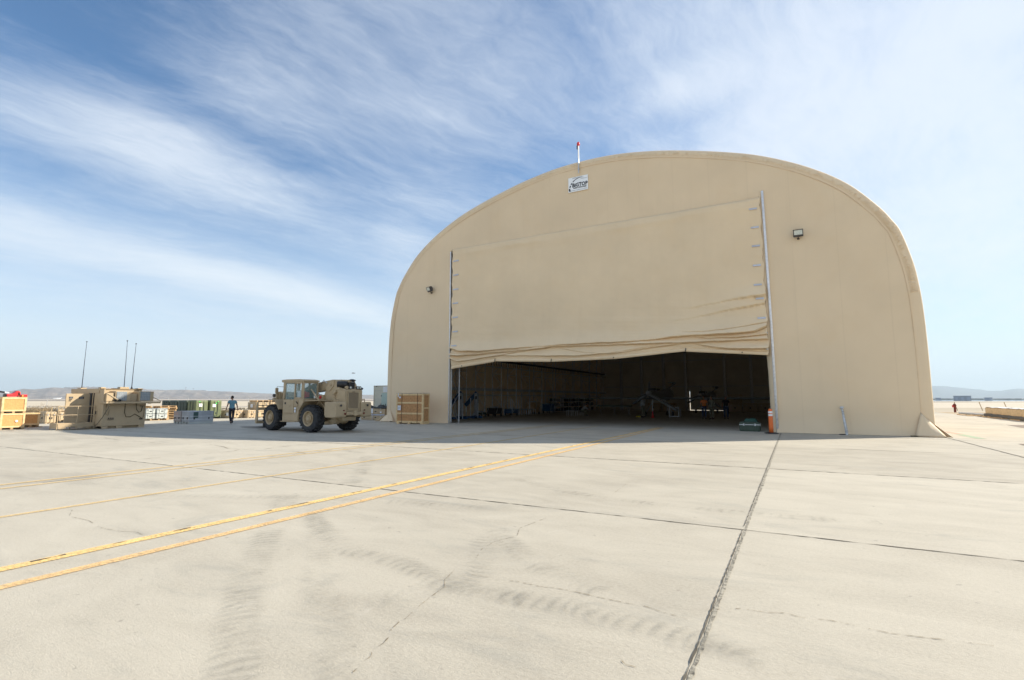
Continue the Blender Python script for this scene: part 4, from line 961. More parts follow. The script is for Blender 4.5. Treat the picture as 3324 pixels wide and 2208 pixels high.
    MB().tube([(-3.1, -.45, 2.04), (-3.1, -.6, 2.06), (-3.1, -.64, 2.1)], .05, 8).build('horn', m_bronze, t)
    mb = MB()
    for q in range(4): mb.tube([(-2.6 + q * .06, .55, 1.02 - q * .04), (-2.35, .72, 1.12 - q * .05), (-2.15 - q * .05, .62, .85), (-2.0, .5, 1.0)], .02, 6)
    mb.build('hydraulic_hoses', m_rope, t)
    MB().tube([(-2.05, .25, .45), (-2.05, .75, .45)], .10, 12).bb(-2.4, -1.9, .1, .5, .38, .6).build('tank', m_mil2, t, bevel=.02)
    # fork carriage
    c = MB(); 
    for y in (-1.15, 1.10): c.prism([(2.95, .30), (3.10, .32), (3.06, 1.12), (2.98, 1.42), (2.92, 1.42), (2.88, .6)], 'y', y, y + .06)
    c.bb(2.92, 3.06, -1.1, 1.1, .30, .46); c.bb(2.92, 3.02, -1.1, 1.1, 1.0, 1.14); c.bb(2.90, 2.99, -.5, .5, .46, 1.0)
    for z in (1.24, 1.42): c.bb(2.93, 2.97, -1.1, 1.1, z - .02, z + .02)
    for i in range(8): y = -1.1 + i * 2.2 / 7; c.bb(2.94, 2.965, y - .015, y + .015, 1.14, 1.42)
    c.prism([(2.6, .5), (2.95, .45), (2.95, 1.05), (2.6, .9)], 'y', -.9, -.6); c.prism([(2.6, .5), (2.95, .45), (2.95, 1.05), (2.6, .9)], 'y', .35, .75)
    c.build('fork_carriage', m, t, bevel=.008)
    for y in (.62, -.45):
        mb = MB(); mb.prism([(3.06, 1.05), (3.11, 1.05), (3.13, .13), (5.35, .045), (5.35, .035), (3.10, .05), (3.06, .12)], 'y', y - .075, y + .075); mb.build('fork', m_blk, t)
    MB().bb(2.6, 3.0, -.35, .2, .15, .35).build('fork_cylinder', m_blk, t, bevel=.02)
    return t
forklift()

# ------------------------------------------------------------------ crates and cases
def wood_crate(name, label, loc, d, group=None, panel=m_ply_l, rails=(0, 1), nm=1, skid=.09, bw=.085, faces=('x', 'y'), cat='crate'):
    """framed plywood crate: origin at the middle of its foot; batten frames stand proud of the panels on every side"""
    t = thing(name, label, cat, loc, 0, group); w, l, h = d
    MB().bb(-w / 2 + .02, w / 2 - .02, -l / 2 + .02, l / 2 - .02, skid, h - .012).build('panel_box', panel, t)
    mb = MB(); z0 = skid
    for sx in (-1, 1):
        x0, x1 = (w / 2 - .02, w / 2 + .004) if sx > 0 else (-w / 2 - .004, -w / 2 + .02)
        for y in (-l / 2 + bw / 2, l / 2 - bw / 2): mb.bb(x0, x1, y - bw / 2, y + bw / 2, z0, h - .01)
        for z in [z0 + bw / 2, h - .01 - bw / 2] + [z0 + (h - z0) * q for q in rails if 0 < q < 1]: mb.bb(x0 - .002, x1 - .003, -l / 2 + bw, l / 2 - bw, z - bw / 2, z + bw / 2)
    for sy in (-1, 1):
        y0, y1 = (l / 2 - .02, l / 2 + .001) if sy > 0 else (-l / 2 - .001, -l / 2 + .02)
        for x in (-w / 2 + bw / 2, w / 2 - bw / 2): mb.bb(x - bw / 2 + .003, x + bw / 2 - .003, y0, y1, z0, h - .012)
        for z in [z0 + bw / 2, h - .012 - bw / 2] + [z0 + (h - z0) * q for q in rails if 0 < q < 1]: mb.bb(-w / 2 + bw, w / 2 - bw, y0, y1 - .003, z - bw / 2, z + bw / 2)
    mb.build('battens', m_pine, t, bevel=.004)
    MB().bb(-w / 2 - .012, w / 2 + .012, -l / 2 - .012, l / 2 + .012, h - .012, h + .008).build('lid', m_pine, t)
    mb = MB()
    for y in (-l / 2 + .06, 0, l / 2 - .06): mb.bb(-w / 2, w / 2, y - .05, y + .05, 0, skid)
    mb.build('skids', m_pallet, t)
    return t
# tall crate beside the hangar door
c = thing('shipping_crate', 'tall strapped plywood crate standing alone against the left front wall', 'crate', (-21.47, 25.98, 0), R(4.5)); w, l, h = 2.06, .74, 1.93
MB().bb(-w / 2 + .02, w / 2 - .02, -l / 2 + .02, l / 2 - .02, .09, h - .02).build('panel_box', m_ply, c)
mb = MB()
for y0, y1 in ((-l / 2 - .006, -l / 2 + .02), (l / 2 - .02, l / 2 + .006)):
    for x in (-w / 2 + .05, w / 2 - .05): mb.bb(x - .05, x + .05, y0, y1, .09, h - .02)
    for z in (.14, .66, 1.33, h - .08): mb.bb(-w / 2 + .1, w / 2 - .1, y0 + .002, y1, z - .05, z + .05)
for x0, x1 in ((-w / 2 - .006, -w / 2 + .02), (w / 2 - .02, w / 2 + .006)):
    for y in (-l / 2 + .07, l / 2 - .05): mb.bb(x0, x1, y - .045, y + .045, .09, h - .02)
    for z in (.14, 1.0, h - .07): mb.bb(x0, x1 - .002, -l / 2 + .11, l / 2 - .1, z - .05, z + .05)
mb.build('battens', m_pine, c, bevel=.004)
mb = MB()
for x in (-w / 2 + .45, w / 2 - .42): mb.bb(x - .016, x + .016, -l / 2 - .013, -l / 2 - .008, .06, h); mb.bb(x - .016, x + .016, -l / 2 - .01, l / 2 + .01, h + .003, h + .007)
mb.build('steel_band', M('steel_band', (.16, .09, .05), .5, .4), c)
mb = MB()
for x in (-.86, -.02, .93): mb.bb(x - .06 - .04, x + .06 + .04 if abs(x) > .5 else x + .06, -l / 2, l / 2, 0, .09)
mb.bb(-.55, -.2, -l / 2, l / 2, .055, .09); mb.bb(.25, .6, -l / 2, l / 2, .055, .09)
mb.build('skids', m_pine, c)
mb = MB(); mb.grid(lambda u, v: (-w / 2 - .02 + (w + .04) * u, -l / 2 - .02 + (l + .04) * v, h - .005 + .022 + .01 * fbm1(u * 14 + v * 3, 2)), 24, 6)
o = mb.build('lid_sheet', m_mauve, c, smooth=True); s_ = o.modifiers.new('t', 'SOLIDIFY'); s_.thickness = .012
mb = MB(); mb.bb(-.90, -.66, -l / 2 - .012, -l / 2 - .006, .86, 1.16); mb.bb(-.80, -.67, -l / 2 - .012, -l / 2 - .006, 1.62, 1.73); mb.bb(-.90, -.84, -l / 2 - .013, -l / 2 - .008, 1.70, 1.94); mb.build('shipping_label', m_paper, c)
mb = MB()
for q in range(5): mb.bb(-.86, -.72, -l / 2 - .016, -l / 2 - .012, .95 + q * .03, .962 + q * .03)
mb.build('label_print', m_gink, c)
mb = MB()
for q in range(60):
    x = random.uniform(-.9, .9); z = random.uniform(.2, 1.8); mb.box((x, -l / 2 - .0, z), (.02, .045 if False else .006, .015), 0)
mb.build('nails', m_rust, c)

# crate pair at the far left
G = 'pale plywood crates at the left edge'
a = wood_crate('plywood_crate', 'lower pale plywood crate of the stacked pair at the left edge', (-36.5, 11.2, 0), (1.2, .98, .83), G)
MB().lathe([(0, -.01), (.06, -.01), (.055, .012), (0, .016)], 14, Matrix.Translation((.60, .16, .42)) @ Matrix.Rotation(R(90), 4, 'Y')).build('round_sticker', m_paper, a)
b = wood_crate('plywood_crate', 'upper pale plywood crate of the stacked pair, under the red machine', (-36.5, 11.2, .84), (1.2, .98, .83), G)
MB().bb(.605, .612, -.28, -.05, .03, .065).build('lift_slot', m_blk, b)
wood_crate('plywood_crate', 'smaller pale plywood crate to the right of the stacked pair', (-38.0, 12.5, .03), (.9, .74, .76), G, bw=.10)
MB().bb(-38.5, -37.5, 12.1, 12.95, 0, .03)
pl = MB()
for y in (12.12, 12.4, 12.7, 12.95): pl.bb(-38.5, -37.45, y - .04, y + .04, 0, .028)
tag(pl.build('runner_boards', m_pallet), 'thin wooden runners under the smaller plywood crate', 'boards')
# red machine on the crates
rm = thing('red_machine', 'glossy red machine with a hump and black handles on the crate stack', 'machine', (-36.35, 11.28, 1.68))
mb = MB(); mb.prism([(-.34, .02), (-.34, .16), (-.12, .17), (-.02, .24), (.04, .32), (.14, .33), (.20, .26), (.24, .02)], 'x', -.16, .2); mb.build('body', m_red, rm, bevel=.03, seg=2)
MB().bb(-.14, .18, .25, .50, .0, .13).build('tool_box', m_red, rm, bevel=.015)
MB().lathe([(0, 0), (.03, .0), (.03, .02), (0, .02)], 10, Matrix.Translation((.185, .30, .06)) @ Matrix.Rotation(R(90), 4, 'Y')).build('badge', M('yellow_badge', (.9, .6, .1), .5), rm)
mb = MB(); mb.tube([(.21, .22, 0), (.21, .13, .24), (.12, .10, .26)], .018, 6); mb.tube([(.21, .10, 0), (.21, .13, .22)], .015, 6); mb.build('handle', m_blk, rm)
mb = MB(); mb.bb(.0, .2, -.44, -.36, .0, .14); mb.tube([(.2, -.36, .0), (.2, -.40, .16), (.1, -.42, .16)], .018, 6); mb.build('front_grip', m_blk, rm, bevel=.01)

# ribbed plastic transit case
def case(label, x0, x1, y0, y1, h, mat=m_caset, z=0, group=None, name='transit_case', ribs=3, latch=True, skid=.06, hole=True, lidr=.72):
    t = thing(name, label, 'case', ((x0 + x1) / 2, (y0 + y1) / 2, z), 0, group); w, l = x1 - x0, y1 - y0
    MB().bb(-w / 2, w / 2, -l / 2, l / 2, skid, h * lidr).build('body', mat, t, bevel=.025, seg=2)
    ld = MB().bb(-w / 2 - .006, w / 2 + .006, -l / 2 - .006, l / 2 + .006, h * lidr + .012, h - .02).build('lid', mat, t, bevel=.03, seg=2)
    mb = MB()
    for i in range(ribs):
        y = -l / 2 + l * (i + .5) / ribs
        for s in (-1, 1): mb.bb(s * (w / 2 + .012) - .012, s * (w / 2 + .012) + .012, y - .03, y + .03, skid, h - .04)
        mb.bb(-w / 2 + .05, w / 2 - .05, y - .03, y + .03, h - .02, h + .005)
    for i in range(ribs):
        x = -w / 2 + w * (i + .5) / ribs
        for s in (-1, 1): mb.bb(x - .03, x + .03, s * (l / 2 + .012) - .012, s * (l / 2 + .012) + .012, skid, h - .04)
    mb.build('ribs', mat, t, bevel=.006)
    mb = MB(); nsk = 3
    for i in range(nsk): y = -l / 2 + .08 + (l - .16) * i / (nsk - 1); mb.bb(-w / 2 + .02, w / 2 - .02, y - .06, y + .06, 0, skid)
    mb.build('feet', mat, t)
    if latch:
        mb = MB()
        for i in (-1, 1):
            mb.bb(w / 2 + .02, w / 2 + .036, i * l * .28 - .03, i * l * .28 + .03, h * lidr - .05, h * lidr + .06)
            mb.bb(i * w * .28 - .03, i * w * .28 + .03, -l / 2 - .036, -l / 2 - .02, h * lidr - .05, h * lidr + .06)
        mb.build('latches', m_galv, t)
    if hole:
        mb = MB(); mb.bb(w / 2 + .002, w / 2 + .027, -.075, .075, h * .38, h * .54); mb.bb(-.07, .07, -l / 2 - .027, -l / 2 - .002, h * .38, h * .54); mb.build('grip_recess', m_blk, t)
    return t
def paper_on(t, face, u, z, w, h, mat=None):
    """a sheet stuck on a case: face '+x' or '-y'"""
    mb = MB()
    d = t['half'] if 'half' in t else None
    if face[0] == 'x': mb.bb(face[1], face[1] + .006, u - w / 2, u + w / 2, z, z + h)
    else: mb.bb(u - w / 2, u + w / 2, face[1] - .006, face[1], z, z + h)
    mb.build('shipping_label', mat or m_paper, t)
G1 = 'tan cases behind the smaller plywood crate'
case('tan case standing next to the smaller plywood crate', -42.9, -42.0, 14.66, 15.22, .77, group=G1)
t_ = case('tan case on black blocks behind the railed landing', -42.75, -41.9, 15.32, 15.95, .60, group=G1, z=.14)
MB().bb(.46, .468, -.02, .14, .16, .26).build('shipping_label', m_paper, t_)
case('low tan case lying beneath the lidded tan case', -42.9, -41.85, 15.30, 15.95, .13, group=G1, hole=False, latch=False, mat=m_blk, skid=.02)
case('flat tan case laid on top behind the landing rail', -42.8, -41.95, 15.3, 16.5, .20, group=G1, hole=False, z=.75, skid=.02)
case('small black case with a green top beside the shelter door', -42.7, -42.0, 16.0, 16.5, .62, mat=m_blk, name='black_case')

# ------------------------------------------------------------------ control shelter
SX0_, SX1_, SY0_, SY1_ = -35.95, -32.25, 13.62, 15.70
sh = thing('equipment_shelter', 'tan military equipment shelter with whip antennas and two air conditioners', 'shelter', ((SX0_ + SX1_) / 2, (SY0_ + SY1_) / 2, 0)); hw = (SX1_ - SX0_) / 2; hl = (SY1_ - SY0_) / 2
mb = MB(); mb.prism([(-hw, .12), (hw, .12), (hw, 1.36), (hw - .55, 1.40), (hw - .55, 2.10), (-hw, 2.10)], 'y', -hl, hl); mb.build('body', m_mil2, sh, bevel=.02)
MB().bb(hw - .60, hw + .004, -hl - .003, -hl + .05, 1.36, 2.09).build('end_cheek', m_mil2, sh)
mb = MB(); mb.bb(-hw - .02, hw - .50, -hl - .02, hl + .02, 2.10, 2.13); mb.bb(-hw - .03, hw - .5, -hl - .03, -hl, 1.90, 2.14); mb.build('roof', m_mil2, sh, bevel=.008)
mb = MB()
for x in (-hw + .5, 0, hw - .4): mb.bb(x - .25, x + .25, -hl + .02, hl - .02, 0, .12)
mb.bb(-hw + .02, hw - .02, -hl + .02, -hl + .25, 0, .10); mb.bb(hw - .5, hw - .01, -.35, -.05, .0, .12); mb.bb(hw - .5, hw - .01, -hl + .02, -hl + .3, 0, .12); mb.bb(hw - .5, hw - .01, hl - .3, hl - .02, 0, .12)
mb.build('skids', m_mil2, sh)
MB().bb(hw - .30, hw + .42, -hl - .05, hl + .55, 1.33, 1.44).build('equipment_shelf', m_mil2, sh, bevel=.01)
mb = MB(); mb.beam((hw + .38, hl + .58, 1.44), (hw - .1, hl + .30, 1.72), .03); mb.beam((hw, hl + .1, 1.33), (hw + .3, hl + .1, 1.33), .04); mb.build('shelf_stay', m_mil2, sh)
for y0, y1, z1 in ((-.60, .13, 2.0), (.56, 1.30, 2.0)):
    ac = MB().bb(hw - .50, hw + .20, y0, y1, 1.45, z1).build('air_conditioner', m_mil2, sh, bevel=.015)
    w_ = .48; f0 = y0 + .06
    MB().bb(hw + .20, hw + .222, f0, f0 + w_, 1.49, z1 - .03).build('filter', m_filter, ac)
    mb = MB()
    for q in range(1, 6): mb.bb(hw + .222, hw + .228, f0 + w_ * q / 6 - .005, f0 + w_ * q / 6 + .005, 1.49, z1 - .03)
    for q in range(1, 5): mb.bb(hw + .222, hw + .229, f0, f0 + w_, 1.49 + (z1 - 1.52) * q / 5 - .005, 1.49 + (z1 - 1.52) * q / 5 + .005)
    mb.build('filter_wires', m_galv, ac)
MB().bb(hw - .45, hw + .12, -hl + .06, -.62, 1.45, 1.90).bb(hw - .5, hw + .02, .15, .54, 1.45, 1.86).build('air_duct', m_mil2, sh, bevel=.02)
mb = MB(); mb.bb(-1.5, -1.1, -hl + .1, -hl + .4, 2.13, 2.20); mb.bb(hw - .75, hw - .45, -hl + .02, -hl + .25, 2.13, 2.21); mb.bb(hw - .8, hw - .5, -.1, .35, 2.13, 2.24); mb.bb(hw - .75, hw - .4, .75, 1.0, 2.13, 2.18); mb.build('roof_box', m_mil2, sh, bevel=.015)
mb = MB(); mb.bb(hw - .9, hw - .5, -.35, -.15, 2.13, 2.17); mb.bb(hw - .8, hw - .5, .6, 1.0, 2.12, 2.16); mb.build('roof_fittings', m_blk, sh)
for x, y, dx, dy, H in ((-1.35, -hl + .25, 0, .03, 2.62), (hw - .65, .16, 0, -.03, 2.62), (hw - .65, .54, 0, .04, 2.50)):
    an = MB().tube([(x, y, 2.13), (x, y, 2.20), (x, y, 2.26)], [.06, .05, .03], 8).build('antenna', m_blk, sh)
    MB().tube([(x, y, 2.24), (x + dx * .4, y + dy * .35, 2.24 + H * .45), (x + dx, y + dy, 2.2 + H)], [.022, .016, .010], 6).build('whip', M('whip_black', (.015, .018, .045), .4), an)
    MB().lathe([(0, -.03), (.035, -.015), (.035, .02), (0, .04)], 8, Matrix.Translation((x + dx, y + dy, 2.22 + H))).build('tip', m_blk, an)
mb = MB()
mb.tube([(hw + .02, .0, 1.33), (hw + .03, -.02, .85), (hw + .03, .06, .62), (hw + .03, .28, .60), (hw + .03, .50, .75), (hw + .03, .72, .60), (hw + .03, .86, .50)], .022, 6)
mb.tube([(hw + .02, .52, 1.33), (hw + .03, .56, 1.0), (hw + .03, .68, .84), (hw + .03, .80, .90), (hw + .03, .86, 1.2)], .022, 6)
mb.tube([(hw + .42, -.95, 1.44), (hw + .45, -.98, 1.1), (hw + .3, -1.15, .6), (hw + .1, -1.35, .15), (hw + .1, -1.6, .03), (hw - .1, -2.1, .03)], .02, 6)
mb.tube([(hw + .05, .94, 1.2), (hw + .04, .93, .6), (hw + .04, .80, .48)], .010, 5); mb.tube([(hw + .05, -.9, 1.33), (hw + .06, -.92, .8), (hw + .06, -.8, .7), (hw + .05, -.75, 1.0)], .008, 5)
mb.tube([(hw + .1, .25, 1.46), (hw + .3, -.3, 1.36), (hw + .42, -.85, 1.46)], .014, 5)
mb.build('cable', m_rope, sh)
mb = MB(); mb.bb(hw + .001, hw + .02, -.80, -.5, .46, .48); mb.bb(hw + .001, hw + .03, .74, .90, .44, .50); mb.bb(hw + .001, hw + .05, .72, .95, 1.17, 1.2); mb.build('connector_panel', m_blk, sh)
mb = MB()
for q in (-.78, -.68, -.58): mb.bb(hw + .04, hw + .055, q, q + .06, .52, .58)
mb.build('connectors', m_bronze, sh)
mb = MB(); mb.tube([(hw + .25, -hl + .05, 1.86), (hw + .5, -hl + .45, 1.52)], .04, 8); mb.build('roller_tube', m_mil, sh)
MB().bb(hw + .2, hw + .45, -hl + .3, -hl + .65, 1.45, 1.56).build('tool_bag', m_blk, sh, bevel=.03)
mb = MB(); mb.bb(1.0, 1.30, -hl - .02, -hl - .001, .70, 1.0); mb.build('warning_panel', m_mil, sh)
MB().bb(1.05, 1.25, -hl - .026, -hl - .02, .76, .93).build('marking', m_bronze, sh)
mb = MB()
for x in (.55, .78): mb.bb(x, x + .05, -hl - .03, -hl, .3, 1.9)
mb.bb(.20, .55, -hl - .01, -hl + .01, .2, 1.9); mb.build('seal_and_dark_opening', m_blk, sh)  # wide black sheet stands in for the shade inside the door opening
# the open door
dr = MB().bb(.34, .40, -hl - 1.08, -hl - .03, .16, 1.86).build('door', m_mil2, sh, bevel=.01)
mb = MB(); mb.bb(.40, .425, -hl - .80, -hl - .30, 1.28, 1.32); mb.bb(.40, .42, -hl - .98, -hl - .1, .30, .34); mb.bb(.40, .42, -hl - .75, -hl - .30, .62, 1.1); mb.bb(.40, .414, -hl - .42, -hl - .2, .36, .55); mb.build('door_ribs', m_mil2, dr, bevel=.004)
mb = MB(); mb.bb(.402, .41, -hl - .95, -hl - .78, 1.60, 1.70); mb.bb(.402, .41, -hl - .94, -hl - .82, 1.53, 1.57); mb.bb(.402, .41, -hl - .95, -hl - .86, 1.46, 1.50); mb.bb(.402, .41, -hl - .52, -hl - .30, 1.58, 1.70); mb.build('placard', m_blk, dr)
mb = MB()
for q in range(3): mb.bb(.411, .414, -hl - .50, -hl - .34, 1.60 + q * .03, 1.612 + q * .03); mb.bb(.411, .414, -hl - .93, -hl - .80, 1.615 + q * .028, 1.624 + q * .028)
mb.build('placard_print', m_gink, dr)
# landing in front of the door
ld_ = thing('railed_landing', 'tan tubular landing with handrails beside the shelter door', 'landing', (-33.35, 12.95, 0))
MB().bb(-.38, .38, -.95, .62, .30, .34).build('deck', m_mil2, ld_, bevel=.005)
mb = MB()
for x in (-.38, .38):
    for y in (-.95, -.12, .62): mb.tube([(x, y, 0), (x, y, 1.2)], .02, 6)
    for z in (.75, 1.2): mb.tube([(x, -.95, z), (x, .62, z)], .018, 6)
mb.tube([(-.38, -.95, 1.2), (.38, -.95, 1.2)], .018, 6); mb.tube([(-.38, -.95, .75), (.38, -.95, .75)], .018, 6); mb.tube([(.38, .62, 0), (.38, .85, 1.25)], .018, 6)
mb.build('handrail', m_mil2, ld_)
mb = MB(); mb.bb(-.4, .42, -.97, -.93, .06, .3); mb.bb(.38, .42, -.95, .62, .14, .30); mb.bb(.39, .43, -.9, -.6, .05, .15); mb.bb(.39, .43, -.1, .5, .08, .13); mb.build('toe_board', m_mil2, ld_)
mb = MB(); rc = random.Random(4)
for q in range(9):
    y = rc.uniform(-1.2, .4); mb.tube([(.5 + rc.uniform(0, .5), y, .02), (.7 + rc.uniform(0, .5), y + .4, .03), (.5 + rc.uniform(0, .6), y + .9, .02), (.9, y + 1.2, .02)], .014, 5)
o = mb.build('loose_cables', m_rope); o.location = (-33.35, 12.95, 0); tag(o, 'tangle of loose dark cables on the ground below the landing', 'cables')

# ------------------------------------------------------------------ pallets and grey cases right of the shelter
def pallet_mb(w=1.0, l=1.2, z=0, mb=None):
    mb = mb or MB()
    for y in (-l / 2 + .05, 0, l / 2 - .05): mb.bb(-w / 2, w / 2, y - .045, y + .045, z + .02, z + .11)
    for i in range(6): x = -w / 2 + .05 + (w - .1) * i / 5; mb.bb(x - .045, x + .045, -l / 2, l / 2, z + .11, z + .13)
    for i in range(3): x = -w / 2 + .06 + (w - .12) * i / 2; mb.bb(x - .05, x + .05, -l / 2, l / 2, z, z + .02)
    return mb
pal = pallet_mb().build('pallet', m_pallet); pal.location = (-42.5, 22.05, 0)
tag(pal, 'wooden pallets in the tall stack between grey and green containers', 'pallet', 'pallets stacked by the grey cases')
for i in range(1, 8):
    q = pal.copy(); COL.objects.link(q); q.location = (-42.5 + random.uniform(-.04, .04), 22.05 + random.uniform(-.04, .04), .131 * i); q.rotation_euler = (0, 0, random.uniform(-.03, .03))
for i, (x, y, z, l_) in enumerate(((-41.6, 20.95, 0, 'wooden pallet under the stacked grey cases'), (-43.2, 20.6, .92, 'loose wooden pallet topmost behind the grey cases'), (-43.3, 21.0, .79, 'wooden pallet second from the top behind the grey cases'))):
    q = pal.copy(); COL.objects.link(q); q.location = (x, y, z); q['label'] = l_
q = pallet_mb(1, 1.2); 
for i in range(1, 6): pallet_mb(1, 1.2, .131 * i, q)
q = q.build('pallet_stack', m_pallet); q.location = (-43.3, 21.0, 0); tag(q, 'low stack of pallets hidden mostly behind the grey cases', 'pallets')
G2 = 'grey cases on the pallet right of the shelter'
case('grey case in the lower layer on the pallet, right one', -41.6, -41.0, 20.72, 21.45, .37, mat=m_grey, z=.135, group=G2, skid=.02, ribs=2)
case('grey case in the upper layer on the pallet, right one', -41.6, -41.0, 20.72, 21.45, .37, mat=m_grey, z=.51, group=G2, skid=.02, ribs=2)
case('grey case in the lower layer on the pallet, nearest the shelter', -41.75, -41.1, 20.05, 20.66, .37, mat=m_grey, z=.135, group=G2, skid=.02, ribs=2)
case('grey case in the upper layer on the pallet, nearest the shelter', -41.75, -41.1, 20.05, 20.66, .37, mat=m_grey, z=.51, group=G2, skid=.02, ribs=2)

# green containers
def green_box(label, x0, x1, y0, y1, h, mat, group, paper=None, grn=None):
    t = thing('ribbed_container', label, 'container', ((x0 + x1) / 2, (y0 + y1) / 2, 0), 0, group); w, l = (x1 - x0) / 2, (y1 - y0) / 2
    MB().bb(-w, w, -l, l, .10, h).build('body', mat, t, bevel=.07, seg=3)
    mb = MB()
    for y in (-l * .28, l * .30):
        mb.tube([(w + .012, y - .02, .2), (w + .03, y, h * .5), (w + .012, y - .02, h - .08)], .018, 5)
    for x in (-w * .3, w * .35): mb.bb(x - .03, x + .03, -l - .025, -l, .15, h - .08)
    mb.bb(-w + .05, w - .05, -l + .05, l - .05, h - .002, h + .012)
    mb.build('ribs', m_dkgreen, t)
    mb = MB(); mb.bb(-w, w, -l, -l + .12, 0, .10); mb.bb(-w, w, l - .12, l, 0, .10); mb.build_each('skid', mat, t)
    mb = MB(); mb.bb(w + .01, w + .03, .0, .14, .38, .5); mb.bb(w + .01, w + .03, -.1, .02, .12, .25); mb.build('handle', m_dkgreen, t)
    if paper: MB().bb(w + .03, w + .036, paper[0], paper[0] + .26, paper[1], paper[1] + .24).build('shipping_label', m_paper, t)
    for (y, z, r) in grn or []: MB().bb(w + .03, w + .036, y, y + r, z, z + r).build('sticker', M('green_sticker', (.05, .75, .12), .5), t)
    return t
G3 = 'ribbed green containers'
green_box('olive green container nearest the walking man, beside the low tan case', -42.4, -41.1, 24.68, 25.62, 1.46, m_green, G3, (-.3, .92), [(-.05, 1.16, .10), (.1, 1.32, .07)])
green_box('olive green container with a white label, left of the one nearest the man', -42.4, -41.25, 23.62, 24.60, 1.46, m_green, G3, (-.26, .96), [(-.25, 1.32, .07)])
for i, (x0, x1, d_) in enumerate(((-43.75, -42.55, 'green container with shade in its dark colour, directly left of the olive ones'), (-44.95, -43.85, 'middle green container of the row of three, shade in its dark colour'), (-46.1, -45.05, 'leftmost green container behind the pallet stack, shade in its dark colour'))):
    green_box(d_, x0, x1, 23.6, 24.7, 1.44, m_dkgreen, G3)  # the darker green puts the shade on this row into its colour

# pale boxes on pallets in the shadow
def pale_box(label, x0, x1, y0, y1, h, mat, group):
    t = thing('pallet_case', label, 'case', ((x0 + x1) / 2, (y0 + y1) / 2, 0), 0, group); w, l = (x1 - x0) / 2, (y1 - y0) / 2
    MB().bb(-w, w, -l, l, .13, h - .05).build('body', mat, t, bevel=.02, seg=2)
    MB().bb(-w - .01, w + .01, -l - .01, l + .01, h - .05, h).build('lid', mat, t, bevel=.01)
    mb = MB()
    for x in (-w + .1, 0, w - .1): mb.bb(x - .09, x + .09, -l + .02, l - .02, 0, .13)
    mb.build('feet', m_grey, t)
    mb = MB()
    for x in (-w * .55, w * .55): mb.bb(x - .035, x + .035, -l - .03, -l, .30, .42)
    for y in (-l * .6, l * .6): mb.bb(w, w + .03, y - .035, y + .035, .28, .40)
    mb.build('latches', m_blk, t)
    mb = MB()
    for z in (.47, .27): mb.bb(-w + .02, w - .02, -l - .012, -l, z, z + .02); mb.bb(w, w + .012, -l + .02, l - .02, z, z + .02)
    mb.build('ribs', m_white, t)
    return t
G4 = 'pale cases standing in the hangar shadow'
t_ = pale_box('mauve grey case, left of the low shadowed pair', -35.2, -34.38, 18.8, 20.1, .80, m_mauve, G4)
MB().bb(-.30, .10, -.657, -.651, .55, .72).build('sticker', M('pinkish_label', (.40, .30, .27), .6), t_)
t_ = pale_box('bluish grey case, right of the low shadowed pair', -34.28, -33.45, 18.8, 20.35, .80, m_bluegrey, G4)
MB().bb(.416, .422, -.52, -.22, .36, .74).build('dark_label', M('label_green', (.05, .10, .09), .6), t_)
mb = MB()
for q in range(4): mb.bb(.416, .421, .0, .62, .50 + q * .055, .52 + q * .055)
mb.build('label_print', m_gink, t_)

# tan cases to the right of the man
G5 = 'tan cases behind the walking man'
t_ = case('low tan case left of the walking man', -41.6, -40.25, 25.9, 26.95, .66, group=G5, ribs=3)
MB().bb(.12, .40, -.56, -.545, .2, .46).build('shipping_label', m_paper, t_)
case('short tan case between the walking man and the tall pair of cases', -40.6, -39.75, 27.05, 27.75, .66, group=G5)
t_ = case('bottom tan case of the tall pair behind the forks', -41.0, -39.85, 27.85, 29.05, .68, group=G5)
t_ = case('top tan case of the tall pair behind the forks', -41.0, -39.85, 27.85, 29.05, .62, group=G5, z=.69)
MB().bb(-.15, .15, -.645, -.63, .16, .44).build('shipping_label', m_paper, t_)
case('bottom tan case of the rightmost pair behind the forks', -40.9, -39.8, 29.15, 30.3, .68, group=G5)
case('top tan case of the rightmost pair behind the forks', -40.9, -39.8, 29.15, 30.3, .62, group=G5, z=.69)
q = pal.copy(); COL.objects.link(q); q.location = (-40.4, 28.5, 1.32); q['label'] = 'wooden pallet lying on the tall pair of tan cases'; q['group'] = 'pallets on tan cases'
q = pal.copy(); COL.objects.link(q); q.location = (-40.35, 29.8, 1.32); q['label'] = 'wooden pallet lying on the rightmost tan cases'; q['group'] = 'pallets on tan cases'

# container and strapped cases beside the hangar corner
cn = thing('cabin_container', 'cream container with a pale green door just behind the hangar corner', 'container', (-27.45, 33.0, 0), 0)
mb = MB(); mb.bb(-1.22, 1.22, -3, 3, .12, 2.56); mb.build('body', m_cream, cn, bevel=.015)
mb = MB()
for x in (-1.20, 1.20):
    mb.bb(x - .04, x + .04, -3.03, -2.95, 0, 2.6)
mb.bb(-1.24, 1.24, -3.03, -2.9, 2.56, 2.60); mb.bb(-1.2, 1.2, -3.02, -2.95, .02, .12); mb.build('frame', m_cream, cn)
mb = MB()
for z in (.9, 1.55, 2.2): mb.bb(-1.16, -.42, -3.008, -2.99, z, z + .012)
mb.build('panel_joint', m_gink, cn)
d_ = MB().bb(-.42, .6, -3.03, -3.0, .2, 2.02).build('door', m_teal, cn, bevel=.01)
MB().bb(-.45, -.42, -3.05, -3.02, .5, .62).bb(-.45, -.42, -3.05, -3.02, 1.1, 1.22).bb(-.45, -.42, -3.05, -3.02, 1.75, 1.87).build('hinge', m_blk, d_)
MB().bb(.02, .06, -3.06, -3.03, 1.0, 1.2).build('handle', m_blk, d_)
MB().bb(-.28, .9, -3.02, -3.0, 2.08, 2.52).build('white_panel', m_white, cn)
